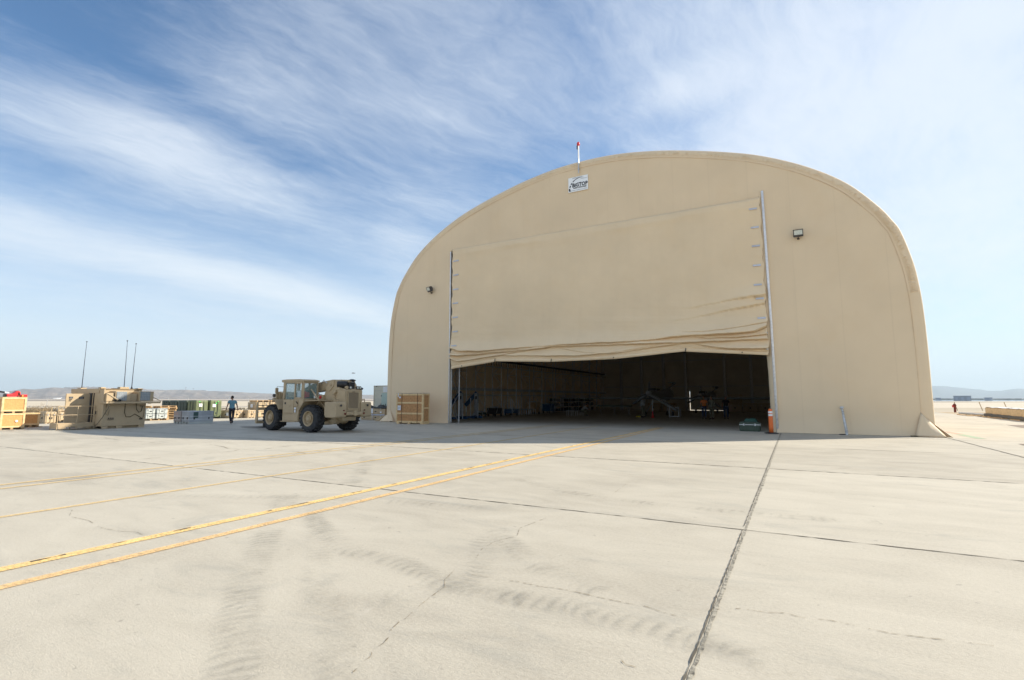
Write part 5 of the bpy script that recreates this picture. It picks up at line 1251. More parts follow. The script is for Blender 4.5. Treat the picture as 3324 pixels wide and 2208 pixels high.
MB().bb(-.98, -.90, -3.06, -3.03, 2.5, 2.56).build('lifting_lug', m_blk, cn)
G6 = 'tan cases strapped beside the hangar corner'
t_ = case('upper tan case of the strapped pair by the hangar corner', -28.35, -26.55, 28.95, 29.9, .44, z=.44, group=G6, skid=.02, ribs=4, lidr=.9)
MB().bb(-.45, -.25, -.502, -.49, .06, .42).build('shipping_label', m_paper, t_); MB().bb(.45, .6, -.502, -.49, .10, .2).build('shipping_label', m_paper, t_)
t_ = case('lower tan case of the strapped pair by the hangar corner', -28.35, -26.55, 28.95, 29.9, .44, group=G6, skid=.06, ribs=4)
MB().bb(-.92, .92, -.512, -.502, .36, .41).bb(-.30, -.27, -.512, -.502, .0, .40).bb(-.92, .92, -.51, -.5, .42, .44).build('strap', m_strap, t_)
case('small tan case left of the strapped pair', -29.2, -28.45, 29.2, 29.9, .40, group=G6)
def tarp(label, c, d, seed):
    mb = MB()
    mb.grid(lambda u, v: (c[0] + (u - .5) * d[0], c[1] + (v - .5) * d[1], c[2] + d[2] * max(0, (1 - (2 * u - 1) ** 4) * (1 - (2 * v - 1) ** 4)) * (.7 + .4 * fbm1(u * 9 + v * 4, seed) + .2 * fbm1(v * 13 - u * 5, seed + 2)) + .002), 22, 14)
    tag(mb.build('dark_tarpaulin', m_tarp, smooth=True), label, 'tarpaulin')
tarp('crumpled dark tarpaulin draped over the left of the strapped cases', (-28.35, 29.35, .885), (1.1, .9, .18), 3)
tarp('crumpled dark tarpaulin piled by the hangar corner on the cases', (-27.05, 29.35, .885), (1.1, .9, .26), 8)

# ------------------------------------------------------------------ things at the right door post
cs = case('green lidded footlocker on the floor just inside the right door post', -2.42, -1.52, 27.85, 28.45, .46, mat=M('deep_green_case', (.035, .06, .04), .35), name='footlocker', hole=False, ribs=0 or 2, skid=.03, lidr=.70)
MB().bb(-.46, .46, -.318, -.306, .31, .345).build('lid_strip', m_galv, cs)
mb = MB(); mb.grid(lambda u, v: (-1.92 + (u - .5) * .62, 28.15 + (v - .5) * .4, .47 + .17 * (1 - (2 * u - 1) ** 6) * (1 - (2 * v - 1) ** 6) * (.85 + .2 * fbm1(u * 8 + v * 5, 2))), 16, 10)
bg_ = tag(mb.build('duffel_bag', M('dark_teal_cloth', (.012, .06, .045), .7, bump=.5, bscale=9), smooth=True), 'dark teal cloth bag lying on the green footlocker', 'bag')
dl = thing('delineator_post', 'orange traffic post with two white bands at the right door post', 'traffic post', (-.98, 26.65, 0))
MB().lathe([(.30, 0), (.30, .03), (.24, .05), (.09, .06), (0, .06)], 8).build('base', m_blk, dl)
MB().lathe([(.095, .05), (.095, .30), (.088, .9), (.085, 1.08), (.075, 1.11), (.06, 1.12), (.03, 1.13), (0, 1.13)], 20).build('post', m_orange, dl, smooth=True)
for z in (.80, .93): MB().lathe([(.0, z), (.0925, z), (.092, z + .09), (0, z + .09)], 20).build('reflective_band', m_refl, dl, smooth=False)
MB().lathe([(.0, 1.12), (.018, 1.12), (.018, 1.20), (.035, 1.215), (.035, 1.23), (0, 1.235)], 10).build('cap', m_blk, dl)

# ------------------------------------------------------------------ far right
hy = thing('hydrant_post', 'dark red standpipe at the far edge of the apron', 'standpipe', (16.66, 78.6, -.05)); hy.scale = (.72, .72, .85)
MB().tube([(0, 0, 0), (0, 0, .5), (0, 0, 1.0)], .16, 10).build('pipe', m_rust, hy); MB().lathe([(.19, .84), (.24, .94), (.22, 1.1), (.1, 1.24), (0, 1.28)], 12).build('head', m_rust, hy); MB().bb(-.33, .0, -.13, .13, .72, 1.05).build('valve', m_red, hy, bevel=.03)
G7 = 'wrapped pallet loads in a row at the right'
descr = ['wrapped tan load at the far left end of the row beyond the apron', 'second wrapped tan load from the left end of the row', 'third wrapped tan load from the left in the row', 'wrapped tan load at the right edge of the photo', 'wrapped tan load nearest the camera in the row']
for i, (x, y) in enumerate(((15.75, 60.3), (15.5, 57.5), (15.3, 54.7), (15.1, 51.9), (14.95, 49.1))):
    t = thing('wrapped_load', descr[i], 'pallet load', (x, y, 0), R(4), G7)
    mb = MB(); mb.bb(-.62, .62, -1.33, 1.33, 0, .27); mb.build('base', m_blk, t, bevel=.03)
    mb = MB()
    mb.prism([(-.60, .27), (.60, .27), (.60, .78), (.48, .82), (-.48, .82), (-.60, .78)], 'y', -1.02, 1.02); o = mb.build('load', m_ptarp, t, bevel=.05, seg=2)
    MB().grid(lambda u, v: (-.63 + 1.26 * u, -1.04 + 2.08 * v, .835 + .02 * fbm1(u * 7 + v * 9, i)), 10, 14).build('top_sheet', m_white, t)
    mb = MB(); mb.bb(-.50, .50, 1.06, 1.25, .27, .78); mb.build('gap_board', m_bronze, t)
mb = MB(); rr2 = random.Random(9)
for q in range(50):
    y = rr2.uniform(40, 68); x = 14.75 + rr2.uniform(-.6, 1.0); mb.box((x, y, rr2.uniform(.0, .05)), (rr2.uniform(.1, .5), rr2.uniform(.3, 2.2), .07), rr2.uniform(-.3, .3))
tag(mb.build('timber_scrap', m_pallet), 'scattered timber scraps along the edge of the apron', 'timber scraps', kind='stuff')
for x0, y0, x1, y1, lb in ((14.95, 69, 15.35, 62.6, 'long pale pipe lying beyond the apron, left of the wrapped loads'), (15.35, 68, 15.5, 61.5, 'thin pale pipe lying close behind the long pipe')):
    tag(MB().tube([(x0, y0, .12), (x1, y1, .12)], .10, 8).build('pipe', m_lgrey), lb, 'pipe', 'pipes lying beyond the apron')
def fence(name, label, P0, dirv, n, gap, H, lean, wire, z0=0, cat='fence', rails=(1.0,)):
    t = thing(name, label, cat, (P0[0], P0[1], z0)); D = Vector((dirv[0], dirv[1], 0)).normalized(); tops = []
    for i in range(n):
        b = D * gap * i; tp_ = b + Vector((0, 0, H)) + D * lean * (1 + .15 * fbm1(i * 1.3, 3)); tops.append(tp_)
        MB().tube([b, tp_], .045, 6).build('post', m_galv if H > 1.5 else m_pallet, t)
    mb = MB()
    for r in rails: mb.tube([Vector((q.x, q.y, q.z * r)) for q in tops], wire, 4)
    mb.build('wire', m_galv if H > 1.5 else m_blk, t)
    return t
PR = FH * 71; s0 = (3095 - 1662) / 1660 * 71
fence('wire_fence', 'low leaning wire fence between the apron and the lakebed', (PR + RT * (s0 - 3.45 * 3)).xy, RT.xy, 10, 3.45, 1.18, -.38, .034, -.05)
PL = FH * 102
fence('perimeter_fence', 'thin grey perimeter fence in front of the pale lakebed', (PL + RT * -108).xy, RT.xy, 20, 3.98, 1.95, .12, .03, -.06, rails=(1.0, .04))
# far buildings in the shimmer
def far_block(name, label, az, D, w, h, mat, roof=None):
    a = R(az); P = Vector((math.sin(a) * D, math.cos(a) * D, -.05)); t = thing(name, label, 'building', P, -a, 'far buildings')
    MB().bb(-w / 2, w / 2, 0, w * .4, 0, h).build('wall', mat, t); MB().bb(-w / 2 - .6, w / 2 + .6, -.6, w * .4 + .6, h, h + h * .08).build('roof', roof or mat, t)
    mb = MB()
    for q in range(max(2, int(w / 9))): x = -w / 2 + w * (q + .5) / max(2, int(w / 9)); mb.bb(x - 2.4, x + 2.4, -.1, .05, h * .05, h * .6)
    mb.build('hangar_door', m_gink, t)
m_far = M('far_wall', (.25, .27, .30), .8); m_farr = M('far_roof', (.18, .2, .23), .8)
far_block('hangar_building', 'long grey building standing in the shimmer below the blue mountains', 12.5, 1480, 29, 7.0, m_far, m_farr)
far_block('low_building', 'small pale building near the hangar edge under the blue mountains', 10.95, 1480, 9.5, 3.0, m_far)
far_block('low_building', 'low grey building to the right of the long grey building', 14.1, 1480, 12.5, 3.4, m_far, m_farr)
mb = MB(); rt_ = random.Random(6)
for q in range(260):
    a = R(rt_.uniform(10.4, 24)); D = 1500 + rt_.uniform(0, 60); h = rt_.uniform(.5, 1.6); mb.box((math.sin(a) * D, math.cos(a) * D, h / 2), (rt_.uniform(3, 9), 4, h), -a)
tag(mb.build('tree_line', M('far_trees', (.07, .08, .07), .9)), 'thin dark line of far scrub under the blue mountains', kind='stuff')
# floodlight mast, parked aircraft, ridge masts far left
az = R(-73.3); D = 150; t = thing('light_mast', 'slender light mast behind the crate stack at the left edge', 'mast', (math.sin(az) * D, math.cos(az) * D, 0), -az)
MB().tube([(0, 0, 0), (0, 0, 2.9)], .06, 6).build('pole', m_white, t); MB().box((-.35, 0, 2.95), (.9, .3, .35), 0, 0, .2).build('lamp_head', m_blk, t); MB().box((.35, -.05, 2.85), (.7, .3, .25), 0, 0, .25).build('lamp_head', m_white, t)
az = R(-70.15); D = 900; t = thing('parked_aircraft', 'tiny white aircraft parked far off on the lakebed', 'aircraft', (math.sin(az) * D, math.cos(az) * D, 1.5), -az)
MB().tube([(-4.5, 0, 0), (-3.6, 0, .1), (2, 0, .1), (4, 0, .5)], [.2, .7, .7, .15], 10).build('fuselage', m_white, t, smooth=True); MB().prism([(3, .3), (4.4, 1.9), (4.9, 1.9), (4.2, .3)], 'y', -.08, .08).build('tail_fin', m_white, t); MB().bb(-1, .6, -5, 5, .0, .12).build('wing', m_white, t)
for azd, hh, lb in ((-61.1, 34, 'left thin mast on the crest of the far hills'), (-60.5, 22, 'right thin mast on the crest of the far hills')):
    az = R(azd); D = 7990; z = 8000 * .0139 - 4; t = thing('ridge_mast', lb, 'mast', (math.sin(az) * D, math.cos(az) * D, z), -az, 'masts on the hill crest')
    MB().bb(-2, 2, -2, 2, 0, hh).build('tower', m_gink, t); MB().bb(-8, 8, -2, 2, hh, hh + 7).build('platform', m_gink, t)
rb = random.Random(12)
for i in range(14):
    azd = rb.choice((rb.uniform(-69.9, -66.5), rb.uniform(-69, -67.5), rb.uniform(-60, -58.6))); az = R(azd); D = 7850; te = float(np.interp(azd, [p[0] for p in HL], [p[1] for p in HL]))
    t = thing('hilltop_building', 'tiny pale building scattered along the crest of the far hills', 'building', (math.sin(az) * D, math.cos(az) * D, te * D * .985 - 6), -az, 'buildings on the hill crest')
    w_ = rb.uniform(10, 34); MB().bb(-w_, w_, -8, 8, 0, rb.uniform(9, 17)).build('wall', rb.choice((m_white, m_far)), t)
az = R(-45.9); bd = thing('bird', 'tiny dark bird high above the forklift', 'bird', (math.sin(az) * 80, math.cos(az) * 80, 5.35), -az)
MB().tube([(-.25, 0, 0), (-.1, 0, .03), (.15, 0, .02), (.3, 0, 0)], [.01, .07, .06, .01], 6).build('body', m_blk, bd); MB().prism([(-.02, .02), (.1, .03), (-.35, .16)], 'y', -.02, .02).prism([(0, .02), (.12, .03), (.45, .10)], 'y', -.02, .02).build('wings', m_gink, bd)

# dry bushes beyond the cases
def bush(label, x, y, rx, ry, h, seed, n=1500):
    rnd = random.Random(seed); mb = MB()
    for i in range(n):
        a = rnd.uniform(0, 6.283); r = math.sqrt(rnd.random()); px = x + math.cos(a) * r * rx; py = y + math.sin(a) * r * ry
        top = h * (1 - r ** 2.2) * (.75 + .35 * fbm1(px * 2.2 + py * 1.7, seed)); z = rnd.uniform(0, max(.05, top))
        d = Vector((rnd.gauss(0, 1), rnd.gauss(0, 1), rnd.uniform(.3, 1.6))).normalized(); L = rnd.uniform(.08, .26); s = d.cross(Vector((rnd.random(), rnd.random(), .2))).normalized() * rnd.uniform(.008, .022)
        p = Vector((px, py, z)); mb._add([p - s, p + s, p + d * L], [(0, 1, 2)])
    o = mb.build('foliage', m_bush); t = thing('dry_bush', label, 'bush', (0, 0, 0), 0, 'dry bushes beyond the cases'); o.parent = t
    s = MB(); 
    for i in range(7): a = rnd.uniform(0, 6.28); s.tube([(x, y, -.05), (x + math.cos(a) * rx * .3, y + math.sin(a) * ry * .3, h * .3), (x + math.cos(a) * rx * .6, y + math.sin(a) * ry * .6, h * .55)], [.03, .02, .006], 5)
    s.build('stem', m_pallet, t)
m_bush = M('dry_brush', (.19, .145, .085), .95, var=.3, scale=2.5)
for i, (px, dep, rx, ry, h, lb) in enumerate(((112, 60, 1.6, 1.2, .75, 'dry bush just right of the plywood crate stack'), (150, 59, 2.2, 1.5, 1.05, 'broadest dry bush, behind the smaller plywood crate'), (182, 61, 1.7, 1.4, .85, 'dry bush between the smaller crate and the landing'), (222, 60, 2.0, 1.5, .95, 'dry bush seen through the landing handrail'), (300, 66, 1.2, 1.2, .4, 'lowest dry bush, hidden behind the shelter'))):
    P = FH * dep + RT * ((px - 1662) / 1660 * dep); bush(lb, P.x, P.y, rx, ry, h, 30 + i)
mb = MB(); rg = random.Random(8)
for i in range(2600):
    dep = rg.uniform(54, 92); P = FH * dep + RT * rg.uniform(-dep * 1.02, -dep * .45); hh = rg.uniform(.03, .10); s = rg.uniform(.05, .25)
    mb._add([(P.x - s, P.y, -.06), (P.x + s, P.y, -.06), (P.x + rg.uniform(-.1, .1), P.y + s, hh)], [(0, 1, 2)])
tag(mb.build('dry_grass', m_bush), 'sparse dry tufts on the bare soil beyond the cases', kind='stuff')

# ------------------------------------------------------------------ people
def skinned(name, verts, edges, radii, mat, parent, sub=1, extra=None):
    bm = bmesh.new(); lay = bm.verts.layers.skin.verify(); V = []
    for i, (p, r) in enumerate(zip(verts, radii)):
        v = bm.verts.new(p); v[lay].radius = r if hasattr(r, '__len__') else (r, r); v[lay].use_root = (i == 0); V.append(v)
    for a, b in edges: bm.edges.new((V[a], V[b]))
    me = bpy.data.meshes.new(name); bm.to_mesh(me); bm.free()
    o = bpy.data.objects.new(name, me); COL.objects.link(o)
    sk = o.modifiers.new('skin', 'SKIN'); sk.use_smooth_shade = True
    if sub: ss = o.modifiers.new('sub', 'SUBSURF'); ss.levels = sub; ss.render_levels = sub
    dg = bpy.context.evaluated_depsgraph_get(); m2 = bpy.data.meshes.new_from_object(o.evaluated_get(dg))
    bpy.data.objects.remove(o)
    if extra is not None:
        b2 = bmesh.new(); b2.from_mesh(m2); extra.bm.to_mesh(tm := bpy.data.meshes.new('tmp')); b2.from_mesh(tm); b2.to_mesh(m2); b2.free(); extra.bm.free()
        for p in m2.polygons: p.use_smooth = True
    m2.name = name; m2.materials.clear(); m2.materials.append(mat)
    r = bpy.data.objects.new(name, m2); COL.objects.link(r); r.parent = parent
    return r
def ellipsoid(mb, c, r, n=14, m=10, rot=None):
    mt = Matrix.Translation(c) @ (rot or Matrix())
    mb.lathe([(max(1e-4, math.sin(math.pi * j / m)), -math.cos(math.pi * j / m)) for j in range(m + 1)], n, mt @ Matrix.Diagonal((r[0], r[1], r[2], 1)))
def person(label, loc, rz, J=None, shirt=None, trousers=None, hairm=None, sleeves=.6, turn=0., group=None, cap=None):
    t = thing('person', label, 'person', loc, rz, group)
    D = dict(pelvis=(0, 0, .96), waist=(0, 0, 1.10), chest=(0, .0, 1.32), neck=(0, -.005, 1.50), nape=(0, .01, 1.57), ls=(-.175, 0, 1.43), rs=(.175, 0, 1.43), le=(-.25, -.03, 1.16), re=(.25, -.03, 1.16), lw=(-.28, .05, .92), rw=(.28, .05, .92), lh=(-.10, 0, .93), rh=(.10, 0, .93), lk=(-.11, .02, .51), rk=(.11, .02, .51), la=(-.11, -.02, .09), ra=(.11, -.02, .09), lt=(-.13, .15, .035), rt=(.13, .15, .035))
    D.update(J or {}); D = {k: Vector(v) for k, v in D.items()}
    names = ['pelvis', 'waist', 'chest', 'neck', 'nape', 'ls', 'le', 'lw', 'rs', 're', 'rw', 'lh', 'lk', 'la', 'lt', 'rh', 'rk', 'ra', 'rt']
    rad = dict(pelvis=(.15, .11), waist=(.13, .10), chest=(.155, .11), neck=.065, nape=.058, ls=.062, rs=.062, le=.043, re=.043, lw=.03, rw=.03, lh=.088, rh=.088, lk=.058, rk=.058, la=.042, ra=.042, lt=.035, rt=.035)
    E = [('pelvis', 'waist'), ('waist', 'chest'), ('chest', 'neck'), ('neck', 'nape'), ('chest', 'ls'), ('ls', 'le'), ('le', 'lw'), ('chest', 'rs'), ('rs', 're'), ('re', 'rw'), ('pelvis', 'lh'), ('lh', 'lk'), ('lk', 'la'), ('la', 'lt'), ('pelvis', 'rh'), ('rh', 'rk'), ('rk', 'ra'), ('ra', 'rt')]
    ex = MB(); hd = D['nape'] + (D['nape'] - D['neck']).normalized() * .10 + Vector((0, .01, 0)); rt_ = Matrix.Rotation(turn, 4, 'Z')
    ellipsoid(ex, hd, (.074, .095, .115), rot=rt_)
    ellipsoid(ex, hd + rt_ @ Vector((0, .045, -.055)), (.052, .058, .06), rot=rt_)
    ellipsoid(ex, hd + rt_ @ Vector((0, .10, -.012)), (.013, .02, .024), 8, 6, rt_)
    ellipsoid(ex, hd + rt_ @ Vector((0, .098, -.058)), (.024, .010, .008), 8, 6, rt_)
    for s in (-1, 1):
        ellipsoid(ex, hd + rt_ @ Vector((s * .076, -.005, -.01)), (.010, .022, .032), 8, 6, rt_)
        ellipsoid(ex, hd + rt_ @ Vector((s * .030, .083, .012)), (.014, .010, .008), 8, 6, rt_)
    for w, e, s in (('lw', 'le', -1), ('rw', 're', 1)):         # hands: palm, four curled fingers, thumb from the palm's side
        d = (D[w] - D[e]).normalized(); up = Vector((0, 1, 0)); side = d.cross(up).normalized() * s; fw = side.cross(d).normalized() * s
        if fw.y < 0: fw = -fw
        W = D[w]; ex.tube([W - d * .01, W + d * .045, W + d * .09], [.026, .040, .036], 8)
        for q in range(4):
            b = W + d * .08 + fw * (.028 - q * .019); L = (.070, .080, .074, .058)[q]; inn = -side * .30
            ex.tube([b, b + d * L * .5 + inn * L * .25, b + d * L * .85 + inn * L * .8], [.0105, .0095, .008], 6)
        b = W + d * .03 + fw * .034; ex.tube([b, b + d * .03 + fw * .02, b + d * .065 + fw * .022 - side * .012], [.012, .011, .009], 6)
    skinned('body', [D[n] for n in names], [(names.index(a), names.index(b)) for a, b in E], [rad[n] for n in names], m_skin, t, 1, ex)
    # shirt
    ml = lambda a, b, f: D[a].lerp(D[b], f)
    sv = [D['waist'] + Vector((0, 0, -.02)), D['chest'], D['neck'] + Vector((0, 0, -.015)), D['ls'] + Vector((0, 0, .0)), ml('ls', 'le', sleeves), D['rs'], ml('rs', 're', sleeves), D['pelvis'] + Vector((0, 0, -.0))]
    se = [(0, 1), (1, 2), (1, 3), (3, 4), (1, 5), (5, 6), (0, 7)]; sr = [(.165, .125), (.185, .135), .078, .085, .075, .085, .075, (.172, .135)]
    if sleeves > 1:
        sv[4] = D['le']; sv[6] = D['re']; sv += [ml('le', 'lw', .92), ml('re', 'rw', .92)]; se += [(4, 8), (6, 9)]; sr[4] = sr[6] = .066; sr += [.05, .05]
    skinned('shirt', sv, se, sr, shirt, t, 1)
    tv = [D['pelvis'] + Vector((0, 0, .03)), D['lh'], D['lk'], ml('lk', 'la', .93), D['rh'], D['rk'], ml('rk', 'ra', .93)]
    skinned('trousers', tv, [(0, 1), (1, 2), (2, 3), (0, 4), (4, 5), (5, 6)], [(.155, .12), .108, .080, .064, .108, .080, .064], trousers, t, 1)
    mb = MB()
    for a, b in (('la', 'lt'), ('ra', 'rt')):
        d = (D[b] - D[a]); d = Vector((d.x, d.y, d.z)); p = D[a]; mb.tube([p - d * .35 + Vector((0, 0, -.03)), p + Vector((0, 0, -.01)), p + d * .6 + Vector((0, 0, .0)), p + d * 1.15], [.035, .052, .048, .028], 8)
    mb.build('shoes', m_shoe, t, smooth=True)
    h = MB(); ellipsoid(h, hd + rt_ @ Vector((0, -.016, .022)), (.083, .096, .106), 14, 10, rt_)
    ho = h.build('cap' if cap else 'hair', cap or hairm or m_hair, t, smooth=True)
    return t

def plaid():
    m = bpy.data.materials.new('plaid_shirt'); m.use_nodes = True; k = NT(m.node_tree); p = k.n('BsdfPrincipled'); o = k.n('OutputMaterial'); k.l(p.outputs[0], o.inputs[0])
    x, y, z = k.sep(k.n('TexCoord').outputs['Object'])
    def bandf(v, sc): return k.m('GREATER_THAN', k.m('FRACT', k.m('MULTIPLY', v, sc)), .74)
    f = k.m('MULTIPLY', k.m('ADD', bandf(x, 22), bandf(z, 20)), .5)
    c = k.ramp(f, [(0, (.055, .17, .24, 1)), (.5, (.17, .33, .39, 1)), (1, (.36, .50, .54, 1))]); k.l(c, p.inputs['Base Color']); p.inputs['Roughness'].default_value = .85
    return m
def camo():
    m = bpy.data.materials.new('camouflage'); m.use_nodes = True; k = NT(m.node_tree); p = k.n('BsdfPrincipled'); o = k.n('OutputMaterial'); k.l(p.outputs[0], o.inputs[0])
    k.l(k.ramp(k.noise(k.n('TexCoord').outputs['Object'], 14, 2), [(.42, (.20, .19, .13, 1)), (.5, (.12, .13, .10, 1)), (.58, (.30, .29, .23, 1))], 'CONSTANT'), p.inputs['Base Color']); p.inputs['Roughness'].default_value = .9
    return m
m_camo = camo(); m_ora = M('orange_shirt', (.75, .20, .04), .8); m_navy = M('navy_shirt', (.012, .014, .022), .8); m_jean2 = M('blue_jeans', (.045, .07, .14), .85, var=.2, scale=8)
walk = dict(pelvis=(0, 0, .95), chest=(0, .03, 1.32), neck=(0, .03, 1.50), nape=(-.005, .045, 1.565), ls=(-.185, .02, 1.43), rs=(.185, .03, 1.42), le=(-.27, -.04, 1.17), re=(.28, .0, 1.17), lw=(-.32, .05, .93), rw=(.33, .06, .93), lh=(-.09, 0, .92), rh=(.09, 0, .92), lk=(-.07, .08, .50), la=(-.03, -.02, .085), lt=(.02, .15, .03), rk=(.10, .10, .52), ra=(.02, -.26, .22), rt=(.04, -.20, .07))
person('man in a teal plaid shirt and dark trousers walking away across the apron', (-31.85, 20.55, 0), R(65), walk, plaid(), m_jean, turn=R(35))
stand = dict(lw=(-.26, .10, .95), rw=(.20, .22, 1.05), re=(.27, -.02, 1.16))
person('person in an orange shirt and jeans standing beside the one in camouflage inside the hangar', (-6.25, 43.1, 0), R(170), stand, m_ora, m_jean2)
person('person in camouflage clothing and cap standing inside the hangar', (-5.6, 42.5, 0), R(150), stand, m_camo, m_camo, sleeves=1.5, cap=m_camo)
person('person in a dark shirt and jeans standing rightmost inside the hangar', (-4.7, 43.6, 0), R(190), dict(lw=(-.30, .02, .90)), m_navy, m_jean2)
person('person in grey clothing standing under the tail of the aircraft', (-11.3, 44.0, 0), R(60), dict(rw=(.25, .2, 1.3), re=(.27, .05, 1.2)), m_lgrey, m_camo, sleeves=1.5)
sit = dict(pelvis=(0, 0, .50), waist=(0, .08, .64), chest=(0, .24, .82), neck=(0, .36, .95), nape=(0, .42, .98), ls=(-.17, .26, .90), rs=(.17, .26, .90), le=(-.22, .42, .70), re=(.22, .42, .70), lw=(-.15, .62, .62), rw=(.15, .62, .62), lh=(-.10, .02, .48), rh=(.10, .02, .48), lk=(-.14, .42, .52), rk=(.14, .42, .52), la=(-.14, .40, .09), ra=(.14, .40, .09), lt=(-.14, .56, .03), rt=(.14, .56, .03))
person('person sitting hunched on a low stool by the white legged stand inside the hangar', (-17.5, 45.6, 0), R(-75), sit, m_lgrey, m_camo, sleeves=1.5)
st = thing('work_stool', 'low dark stool under the hunched person inside the hangar', 'stool', (-17.5, 45.6, 0))
MB().lathe([(0, .36), (.19, .36), (.19, .40), (0, .40)], 16).build('seat', m_blk, st)
for q in range(4): a = q * math.pi / 2 + .7; MB().tube([(math.cos(a) * .12, math.sin(a) * .12, .37), (math.cos(a) * .2, math.sin(a) * .2, 0)], .015, 6).build('leg', m_galv, st)

# ------------------------------------------------------------------ inside the hangar
def drone(label, x, y, rz, sc=1.):
    t = thing('aircraft', label, 'aircraft', (x, y, 0), rz, 'grey long winged aircraft in the hangar'); t.scale = (sc, sc, sc)
    ys = [0, .5, 1.5, 3, 5, 6.5, 7.4, 8.0, 8.3]; rz_ = [.16, .30, .42, .42, .42, .55, .58, .42, .12]; zs = [2.05, 2.02, 1.95, 1.85, 1.85, 1.98, 2.02, 1.95, 1.88]
    MB().tube([(0, a, z) for a, z in zip(ys, zs)], rz_, 16).build('fuselage', m_drone, t, smooth=True)
    MB().lathe([(0, -.28), (.16, -.20), (.24, .0), (.22, .06)], 16, Matrix.Translation((0, -.02, 2.05)) @ Matrix.Rotation(R(-90), 4, 'X')).build('spinner', m_lgrey, t, smooth=True)
    for s in (-1, 1):
        MB().prism([(0, 3.4), (s * 9.6, 3.75), (s * 9.6, 4.25), (0, 4.7)], 'z', 1.58, 1.70).build('wing', m_drone, t, bevel=.03)
    MB().prism([(.1, 1.9), (.12, 2.05), (2.35, .72), (2.30, .60)], 'y', -.75, .25).build('tail_fin', m_drone, t, bevel=.02)
    MB().prism([(-.1, 1.9), (-.12, 2.05), (-1.45, 1.22), (-1.40, 1.12)], 'y', .0, .9).build('tail_fin', m_drone, t, bevel=.02)
    for a in (R(8), R(128), R(248)):
        d = Vector((math.sin(a), 0, math.cos(a))); MB().beam(Vector((0, -.1, 2.05)) + d * .12, Vector((0, -.1, 2.05)) + d * 1.0, .12, .03, up=(0, 1, 0)).build('propeller_blade', m_blk, t)
    mb = MB(); mb.grid(lambda u, v: (.25 + 1.1 * math.sin(u * 3.14) * math.cos(v * 1.3) * .7, 6.3 + 1.2 * v, 2.3 + .85 * math.sin(u * 3.14 * .5 + .3)), 12, 8); o = mb.build('open_cowling', m_drone, t, smooth=True); q = o.modifiers.new('t', 'SOLIDIFY'); q.thickness = .04
    MB().bb(-.35, .35, 1.2, 2.6, 2.3, 2.50).build('engine_cover', m_blk, t, bevel=.05)
    for (lx, ly) in ((-1.2, 3.6), (1.2, 3.6), (0, 7.0)):
        MB().tube([(lx * .3, ly, 1.6), (lx, ly, .3)], .045, 8).build('landing_strut', m_galv, t)
        MB().lathe([(.05, -.07), (.22, -.07), (.24, 0), (.22, .07), (.05, .07)], 18, Matrix.Translation((lx, ly, .24)) @ Matrix.Rotation(R(90), 4, 'Y')).build('wheel', m_rub, t)
    return t
drone('grey long winged aircraft nearest the hangar door, tail towards the door', -10.65, 43.4, 0)
drone('second grey long winged aircraft, parked deeper in the hangar', -8.7, 57.5, R(-2), .95)
def jack(label, x, y):
    t = thing('hoist_stand', label, 'hoist', (x, y, 0), 0, 'blue hoist stands inside the left door post')
    mb = MB(); mb.bb(-.85, .35, -.45, -.3, 0, .16); mb.bb(-.85, .35, .3, .45, 0, .16); mb.bb(-.1, .1, -.45, .45, .05, .22); mb.build('base', m_blue, t, bevel=.01)
    mb = MB(); mb.bb(-.12, .14, -.12, .12, .2, 2.05); mb.prism([(-.45, .2), (-.12, .2), (-.12, .55), (-.25, .35)], 'y', -.1, .1); mb.build('column', m_lgrey, t, bevel=.01)
    MB().beam((.05, 0, 2.08), (-1.05, .0, 1.05), .30, .12, up=(0, 1, 0)).build('arm', m_blue, t)
    MB().bb(-.02, .12, -.125, -.12, 1.55, 1.8).build('data_plate', m_blk, t)
    for xx in (-.30, .42): MB().tube([(xx, -.38, .05), (xx, -.38, 1.65 if xx < 0 else 1.25)], .028, 6).build('post', m_white, t)
    for xx in (-.8, .3): MB().lathe([(0, -.03), (.07, -.03), (.07, .03), (0, .03)], 12, Matrix.Translation((xx, -.5, .07)) @ Matrix.Rotation(R(90), 4, 'X')).build('castor', m_blk, t)
jack('blue and grey hoist stand closest behind the left door post', -22.95, 33.6)
jack('blue and grey hoist stand deeper in, right of the first one', -23.0, 35.9)
def cart(label, x, y, w, l, h, mat, name='service_cart', group='ground equipment along the left hangar wall', posts=False):
    t = thing(name, label, 'cart', (x, y, 0), 0, group)
    MB().bb(-w / 2, w / 2, -l / 2, l / 2, .22, h).build('body', mat, t, bevel=.03)
    for sx in (-1, 1):
        for sy in (-1, 1): MB().lathe([(0, -.04), (.11, -.04), (.11, .04), (0, .04)], 12, Matrix.Translation((sx * w * .4, sy * l * .4, .11)) @ Matrix.Rotation(R(90), 4, 'Y')).build('castor', m_rub, t)
    mb = MB(); mb.tube([(w / 2, -l * .35, .3), (w / 2 + .25, -l * .35, h + .35), (w / 2 + .25, l * .35, h + .35), (w / 2, l * .35, .3)], .018, 6); mb.bb(-w * .3, w * .2, -l * .3, l * .2, h, h + .12); mb.build('handle', m_galv, t)
    if posts:
        for sx in (-1, 1):
            for sy in (-1, 1): MB().tube([(sx * w * .48, sy * l * .48, .1), (sx * w * .48, sy * l * .48, 1.5)], .025, 6).build('post', m_galv, t)
cart('low cart with a tall loop handle against the left hangar wall', -24.0, 38.3, .6, .9, .40, m_dkgreen)
cart('dark engine driven cart against the left hangar wall', -23.9, 40.4, .9, 1.3, .75, m_blk)
cart('blue cart with four silver posts against the left hangar wall', -23.6, 43.0, .9, 1.3, .62, m_blue, posts=True)
cart('dark blue cart deeper in along the left hangar wall', -24.0, 52.3, .9, 1.3, 1.0, m_blue)
